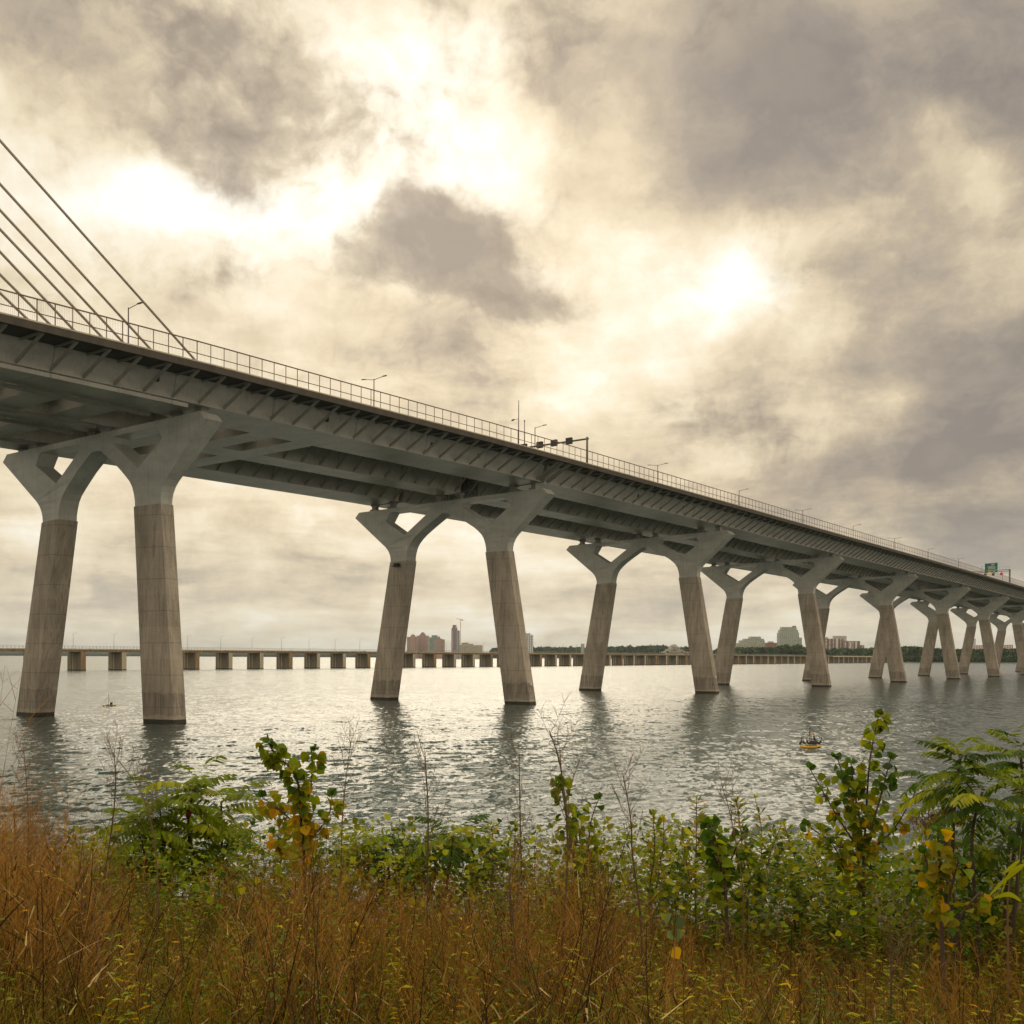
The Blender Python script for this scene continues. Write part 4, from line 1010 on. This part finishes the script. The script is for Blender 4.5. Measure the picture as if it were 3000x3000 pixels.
def scatter(n,g,y0=3.2,y1=11.5):
    Y=y0+(y1-y0)*g.random(n)**.9; X=(g.random(n)*2-1)*(.50*Y+1.3)
    return np.stack([X,Y,gz(X,Y)-.02],-1)
def hscale(P): return np.interp(P[:,0]/P[:,1]*F+1500,HT_U,HT)
def build_grass():
    g=np.random.default_rng(101)
    # patches decide brown or green
    def patch(P): return .5+.5*np.sin(P[:,0]*1.7+1.1*np.sin(P[:,1]*1.3))*np.sin(P[:,1]*1.9+.8*np.sin(P[:,0]*2.2+1))
    BR=np.array([[.105,.062,.012],[.19,.115,.028],[.032,.018,.007],[.14,.066,.009],[.42,.31,.14]])
    def cols(n,pr):
        c=BR[g.choice(5,n,p=pr)]*(.5+.9*g.random((n,1))); return c
    def clump(P): return .82+.38*np.sin(P[:,0]*2.9+P[:,1]*.8+1.7*np.sin(P[:,1]*1.6))*np.sin(P[:,1]*2.3+1.3*np.sin(P[:,0]*1.9))
    L=Leaves()
    P=scatter(31000,g); n=len(P); H=hscale(P)*(.28+.5*g.random(n)**1.4)*clump(P)
    c=cols(n,[.34,.2,.26,.12,.08])
    L.addq(*ribbons(P,H,.10+.4*g.random(n),.9*(g.random(n)-.25),.0016+.0020*g.random(n),c*.75,c*1.2,g,4))  # darker roots, with the shade low in the grass put into the colour
    # curled dry leaves and broken bits hung in the stems
    n=35000; P=scatter(n,g); H=hscale(P); P[:,2]+=H*(.08+.75*g.random(n)); ln=.05+.11*g.random(n)
    c=cols(n,[.3,.24,.24,.08,.14])
    L.addq(*ribbons(P,ln*(g.random(n)*1.6-.6),.6+1.4*g.random(n),1.2*(g.random(n)-.5),.0016+.0030*g.random(n),c,c*1.25,g,3))
    # feathery panicles
    n=8600; P=scatter(n,g,4.2,11.2); H=hscale(P)*(.66+.62*g.random(n)**1.6)*(.5+.5*clump(P))
    c=np.array([.27,.138,.036])[None]*(.55+.9*g.random((n,1)))
    a=g.random(n)*6.283; ld=np.stack([np.cos(a),np.sin(a),np.zeros(n)],-1)*(.05+.2*g.random((n,1)))
    st_=7; V=np.zeros((n,(st_+1)*2,3)); C=np.zeros((n,(st_+1)*2,3))
    for i in range(st_+1):
        t=i/st_; p=P.copy(); p[:,2]+=H*t; p[:,:2]+=(ld*t*t)[:,:2]*H[:,None]*.6
        wd=.0017*(1-.7*t); V[:,2*i]=p; V[:,2*i+1]=p; V[:,2*i,0]-=wd; V[:,2*i+1,0]+=wd; C[:,2*i]=C[:,2*i+1]=c*(.55+.5*t)
    q=np.array([[2*i,2*i+1,2*i+3,2*i+2] for i in range(st_)]); Q=(np.arange(n)*(st_+1)*2)[:,None,None]+q[None]
    L.addq(V.reshape(-1,3),Q.reshape(-1,4),C.reshape(-1,3))
    for k in range(14):
        t=.50+.50*(k+g.random(n))/14
        p0=P.copy(); p0[:,2]+=H*t; p0[:,:2]+=(ld*(t[:,None]**2))[:,:2]*H[:,None]*.6
        ln=H*(.22*(1.25-t))*(.5+g.random(n))
        L.addq(*ribbons(p0,ln,.6+.7*g.random(n),.4*g.random(n),.0008+.0006*g.random(n),c,c*1.2,g,2))
    tag(L.build('dry_grass',M['grass']),kind='stuff')
    L=Leaves(); P=scatter(104000,g); pt=patch(P); keep=g.random(len(P))<(.25+.75*pt); P=P[keep]; n=len(P)
    H=np.minimum(hscale(P),.72)*(.30+.60*g.random(n))
    gc=np.array([.115,.145,.010])[None]*(.4+1.1*g.random((n,1))); gc[:,0]*=1+.9*g.random(n)
    L.addq(*ribbons(P,H,.15+.4*g.random(n),1.1*(g.random(n)),.0020+.0030*g.random(n),gc*.7,gc*1.25,g,4))
    tag(L.build('green_grass',M['ggrass']),kind='stuff')
    # dark dead weeds: bent, branching stems
    L=Leaves(); n=2500; P=scatter(n,g,3.3,9.8); H=np.minimum(hscale(P),.9)*(.55+.75*g.random(n)); c=np.array([.034,.018,.009])[None]*(.5+.9*g.random((n,1)))
    a=g.random(n)*6.283; ld=np.stack([np.cos(a),np.sin(a)],-1)*(.04+.38*g.random((n,1))**1.5); kk=(g.random((n,2))-.5)*.16; wd0=.0014+.0034*g.random(n)**2
    def at(t): 
        p=P.copy(); p[:,2]+=H*t; p[:,:2]+=(ld*(t*t if np.isscalar(t) else (t*t)[:,None])+kk*np.sin((t if np.isscalar(t) else t[:,None])*5))*H[:,None]; return p
    st_=7; V=np.zeros((n,(st_+1)*2,3)); C=np.zeros((n,(st_+1)*2,3))
    for q_ in range(st_+1):
        t=q_/st_; p=at(t); wd=wd0*(1-.75*t); V[:,2*q_]=p; V[:,2*q_+1]=p; V[:,2*q_,0]-=wd; V[:,2*q_+1,0]+=wd; C[:,2*q_]=C[:,2*q_+1]=c*(.8+.9*t)
    q=np.array([[2*q_,2*q_+1,2*q_+3,2*q_+2] for q_ in range(st_)]); Q=(np.arange(n)*(st_+1)*2)[:,None,None]+q[None]
    L.addq(V.reshape(-1,3),Q.reshape(-1,4),C.reshape(-1,3))
    for k in range(11):
        t=.25+.72*g.random(n); p0=at(t); ln=H*(.34*(1.2-t))*(.4+.9*g.random(n))
        L.addq(*ribbons(p0,ln,.3+.8*g.random(n),-.15*np.ones(n),.0007+.0006*g.random(n),c*1.5,c*3.4,g,3))
    tag(L.build('dead_weeds',M['grass']),kind='stuff')
    # leafy weeds: thin stems set with many small narrow leaves, green to yellow
    L=Leaves(); n=6200; P=scatter(n,g,4.0,10.2); uu=P[:,0]/P[:,1]*F+1500
    P[:,2]+=0; keep=g.random(n)<np.where(P[:,1]<6.2,.42,1.0)*np.where(uu<300,.35,1.0); P=P[keep]; n=len(P)
    H=(hscale(P)*.55+.28)*(.55+.55*g.random(n)); pt=patch(P*1.7+3)
    WC=np.array([[.13,.18,.010],[.23,.26,.012],[.36,.30,.012],[.06,.105,.012],[.46,.27,.012]])
    ci=np.where(pt>.55,g.choice(5,n,p=[.34,.34,.16,.12,.04]),g.choice(5,n,p=[.34,.16,.10,.34,.06])); c=WC[ci]*(.6+.8*g.random((n,1)))
    a=g.random(n)*6.283; ld=np.stack([np.cos(a),np.sin(a)],-1)*(.05+.25*g.random((n,1)))
    def at2(t): 
        p=P.copy(); p[:,2]+=H*t; p[:,:2]+=ld*(t*t)[:,None]*H[:,None]; return p
    st_=4; V=np.zeros((n,(st_+1)*2,3)); C=np.zeros((n,(st_+1)*2,3))
    for q_ in range(st_+1):
        t=q_/st_; p=at2(np.full(n,t)); wd=.0018*(1-.6*t); V[:,2*q_]=p; V[:,2*q_+1]=p; V[:,2*q_,0]-=wd; V[:,2*q_+1,0]+=wd; C[:,2*q_]=C[:,2*q_+1]=np.array([.14,.085,.03])
    q=np.array([[2*q_,2*q_+1,2*q_+3,2*q_+2] for q_ in range(st_)]); L.addq(V.reshape(-1,3),((np.arange(n)*(st_+1)*2)[:,None,None]+q[None]).reshape(-1,4),C.reshape(-1,3))
    nl=20
    for k in range(nl):
        t=np.minimum(1,.22+.78*(k+g.random(n))/nl); p=at2(t); th=2.4*k+g.random(n)*1.2; el=.25+.5*g.random(n)-.5*(1-t)
        dv=np.stack([np.cos(th)*np.cos(el),np.sin(th)*np.cos(el),np.sin(el)],-1); sx=np.stack([-np.sin(th),np.cos(th),(g.random(n)-.5)*.8],-1)
        ln=(.035+.045*g.random(n))*(1.25-.55*t); wd=ln*(.20+.16*g.random(n)); dn=np.zeros((n,3)); dn[:,2]=ln*.25
        V=np.stack([p,p+dv*(ln*.42)[:,None]+sx*(wd*.5)[:,None],p+dv*ln[:,None]-dn,p+dv*(ln*.42)[:,None]-sx*(wd*.5)[:,None]],1).reshape(-1,3)
        L.addq(V,np.arange(n*4).reshape(-1,4),np.repeat(c*(.65+.7*g.random((n,1))),4,0))
    tag(L.build('leafy_weeds',M['leaf']),kind='stuff')
build_grass()
# mixed leafy undergrowth along the crest
def undergrowth():
    g=np.random.default_rng(55); L=Leaves()
    segs=[(180,340,8.6,2520,60,.35),(300,720,8.4,2530,150,.1),(700,1000,8.4,2500,150,.35),(1000,1500,8.6,2495,260,.3),(1480,1720,8.2,2500,110,.5),(1700,2000,8.4,2490,180,.55),(1980,2400,8.2,2500,220,.35),(2380,2760,8.0,2540,190,.3),(2740,3060,7.4,2530,160,.1)]
    for (u0,u1,Y0,vt,n,yk) in segs:
        for _ in range(int(n*1.7)):
            u=u0+(u1-u0)*g.random(); Y=Y0+g.normal()*.7; v=vt-110+120*abs(g.normal()); top=world(u,v,Y); zg=float(gz(top[0],Y)); 
            if top[2]<zg+.1: continue
            rr=g.random(); col=YG if rr<yk*.6 else (LGREEN if rr<yk else (GREEN if g.random()<.6 else DGREEN))
            hgt=min(.6,top[2]-zg)
            broad=g.random()<.4; axis=np.array([g.normal()*.25,g.normal()*.2,1.])
            for k in range(16 if not broad else 9):
                t=k/16 if not broad else k/9; p=top-axis*hgt*(1-t)*.9; a=2.4*k+g.random(); o=np.array([math.cos(a),math.sin(a),.35+g.normal()*.3])
                if broad: poplar_leaf(L,p+o*.03,o,.042*(.6+.7*g.random()),col,g)
                else: lance_leaf(L,p,o,.075*(1.1-.6*t)*(.6+.7*g.random()),.017,col,g,.4)
    tag(L.build('undergrowth',M['leaf']),kind='stuff')
undergrowth()
# stones at the water's edge
def stones():
    g=np.random.default_rng(31); b=MB(); ico=[]
    for _ in range(420):
        x=(g.random()*2-1)*22; y=13+13*g.random(); z=float(gz(x,y)); s_=.18+.35*g.random()
        rings=[]
        for zz_,k in ((-.6,.6),(-.2,1),(.25,.9),(.55,.5)):
            rings.append([(x+s_*k*math.cos(a)*(1+.35*(g.random()-.5)),y+s_*k*math.sin(a)*(1+.35*(g.random()-.5)),z+s_*zz_) for a in np.linspace(0,6.283,8)[:-1]])
        b.loft(rings)
    tag(b.build('rubble',simple('pale_shore_stone',(.13,.12,.11),.9,0,.45,2)),kind='stuff')
stones()

# ------------------------------------------------------------------ the air: far things fade a little
def haze():
    b=MB(); b.box(-21000,21000,-120,16500,-4.6,175)
    m=bpy.data.materials.new('air_haze'); m.use_nodes=True; nt=m.node_tree
    nt.nodes.remove(nt.nodes['Principled BSDF']); v=nd(nt,'ShaderNodeVolumePrincipled')
    v.inputs['Color'].default_value=(.80,.90,1.0,1); v.inputs['Density'].default_value=.000028; v.inputs['Anisotropy'].default_value=.2
    nt.links.new(v.outputs[0],nt.nodes['Material Output'].inputs['Volume'])
    tag(b.build('haze',m),kind='stuff')
haze()
